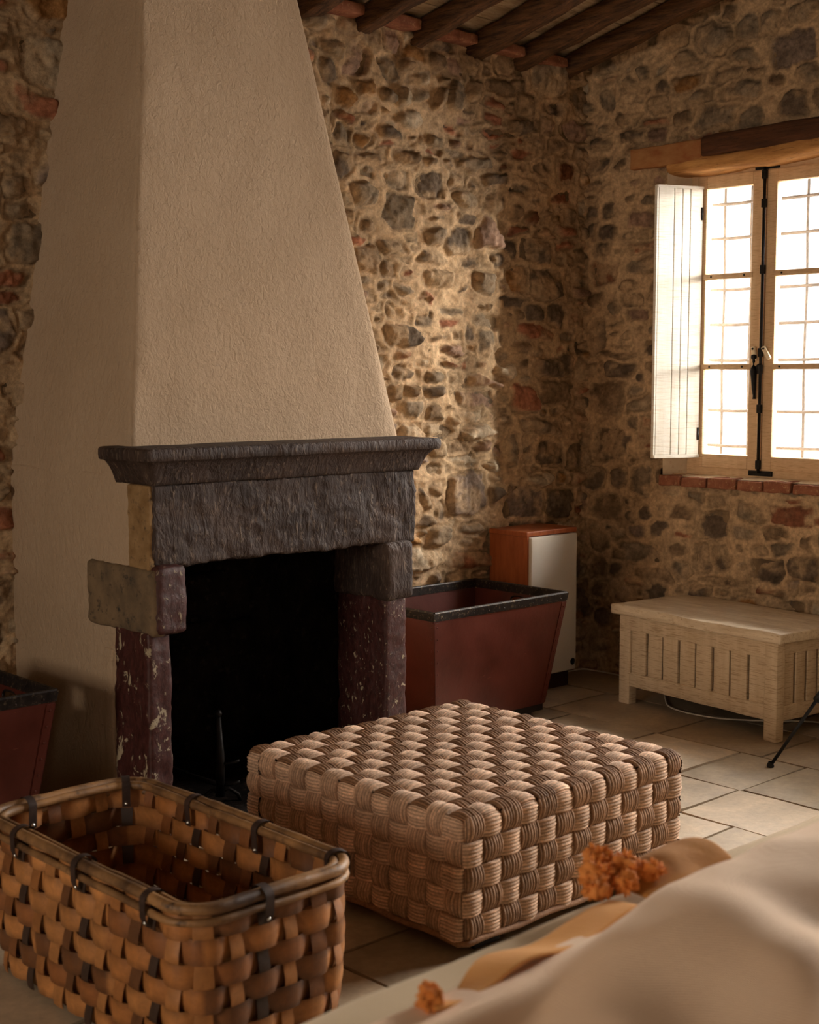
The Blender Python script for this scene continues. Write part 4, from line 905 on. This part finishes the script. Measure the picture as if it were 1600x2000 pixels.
def sheet(name, P, nu, nv, mat, label, cat, thick=.008, grp=None):
    m = MB(); m.grid(P, nu, nv); o = obj(name, m, mat, None, weld=0); md = o.modifiers.new('thickness', 'SOLIDIFY'); md.thickness = thick; md.offset = 0
    md = o.modifiers.new('smooth', 'SUBSURF'); md.levels = 1; md.render_levels = 1; return tag(o, label, cat, grp)
def sst(a, b, x): t = max(0, min(1, (x-a)/(b-a))); return t*t*(3-2*t)
def blz(X, Y):
    T = .47+.225*sst(-4.42, -3.76, X)+.004*math.sin(X*5)
    if Y > -3.33: z = T+(.607-T)*sst(-3.33, -3.24, Y)
    elif Y > -4.02: z = T+(.53-T)*sst(-3.36, -3.82, Y)
    else: z = .53-.0*Y
    z = max(z, .53 if Y < -3.3 else .607)
    fold = .016*math.sin((X*1.1+Y*.35)*17+1.5*math.sin(Y*6))*sst(-3.3, -3.5, Y)+.018*noise.noise(Vector((X*4, Y*3, 2)))*sst(-3.3, -3.5, Y)+.008*noise.noise(Vector((X*11, Y*9, 5)))
    fold += .016*math.sin((X*.9-Y*.7)*13+.8)*sst(-3.36, -3.6, Y)+.009*math.sin((X*.5+Y*1.0)*31)*sst(-3.4, -3.6, Y)
    return z+fold*(1 if Y < -3.3 else .3)+.012
sheet('blanket', lambda i, j: Vector((lambda X, Y: (X, Y, blz(X, Y)))(-4.40+.16*(1-j/60)+i/70*1.95, -4.12+j/60*.90)), 71, 61, M_BLANKET,
      'cream wool blanket heaped over the cushions of the foreground sofa', 'blanket')
def muz(X, Y): return .612+.007*math.sin(X*23+Y*31)+.010*noise.noise(Vector((X*8, Y*8, 1)))
def mu(i, j):
    t = i/40; X = -4.24+t*.50; wd = .015+.045*sst(0, .35, t)*1.0; Y = -3.265+.03*t+wd*j/10
    return Vector((X, Y, muz(X, Y)+.016))
sheet('mustard_throw', mu, 41, 11, M_MUSTARD, 'mustard coloured throw along the top of the sofa back, beside the cream blanket', 'throw')
def mu2(i, j):
    t = i/30; X = -3.68+t*.23; Y = -3.22+.12*j/10; return Vector((X, Y, .626+.032*math.sin(min(1, t*1.6)*math.pi*.5)*math.sin(j/10*math.pi*.75+.35)+.006*noise.noise(Vector((X*14, Y*14, 4)))))
sheet('ochre_scarf', mu2, 31, 11, mottled('ochre_brown_cloth', srgb(168, 112, 52), srgb(196, 140, 78), 6, .9, .4, 60, .004), 'folded ochre brown cloth with orange fringe on the sofa back', 'cloth')
for lab, blobs in (('rust orange fringe of the folded cloth on the sofa back', [(-3.72, -3.125, .655, .034), (-3.685, -3.10, .668, .030), (-3.75, -3.15, .645, .028), (-3.66, -3.14, .655, .034), (-3.70, -3.17, .648, .026), (-3.63, -3.175, .650, .026)]),
                   ('rust orange fringe at the left tip of the mustard throw', [(-4.235, -3.245, .635, .020), (-4.215, -3.225, .635, .016)])):
    m = MB(); rr = random.Random(3)
    for k, (cx, cy, cz, r_) in enumerate(blobs):
        r_ *= .74
        m.rbox((cx-r_, cy-r_, cz-r_*.8), (cx+r_, cy+r_, cz+r_*.8), r_*.95, res=.006, amp=.009, freq=60, seed=k, seg=7)
        for q in range(26):
            a = Vector((cx, cy, cz)); d = Vector((rr.gauss(0, 1), rr.gauss(0, 1), rr.gauss(0, .7))).normalized(); m.tube([a+d*r_*.6, a+d*r_*1.05+Vector((0, 0, .004)), a+d*r_*1.35], [.004, .0035, .002], 5)
    o = obj('fringe', m, M_FRINGE); tag(o, lab, 'fringe'); o['kind'] = 'stuff'
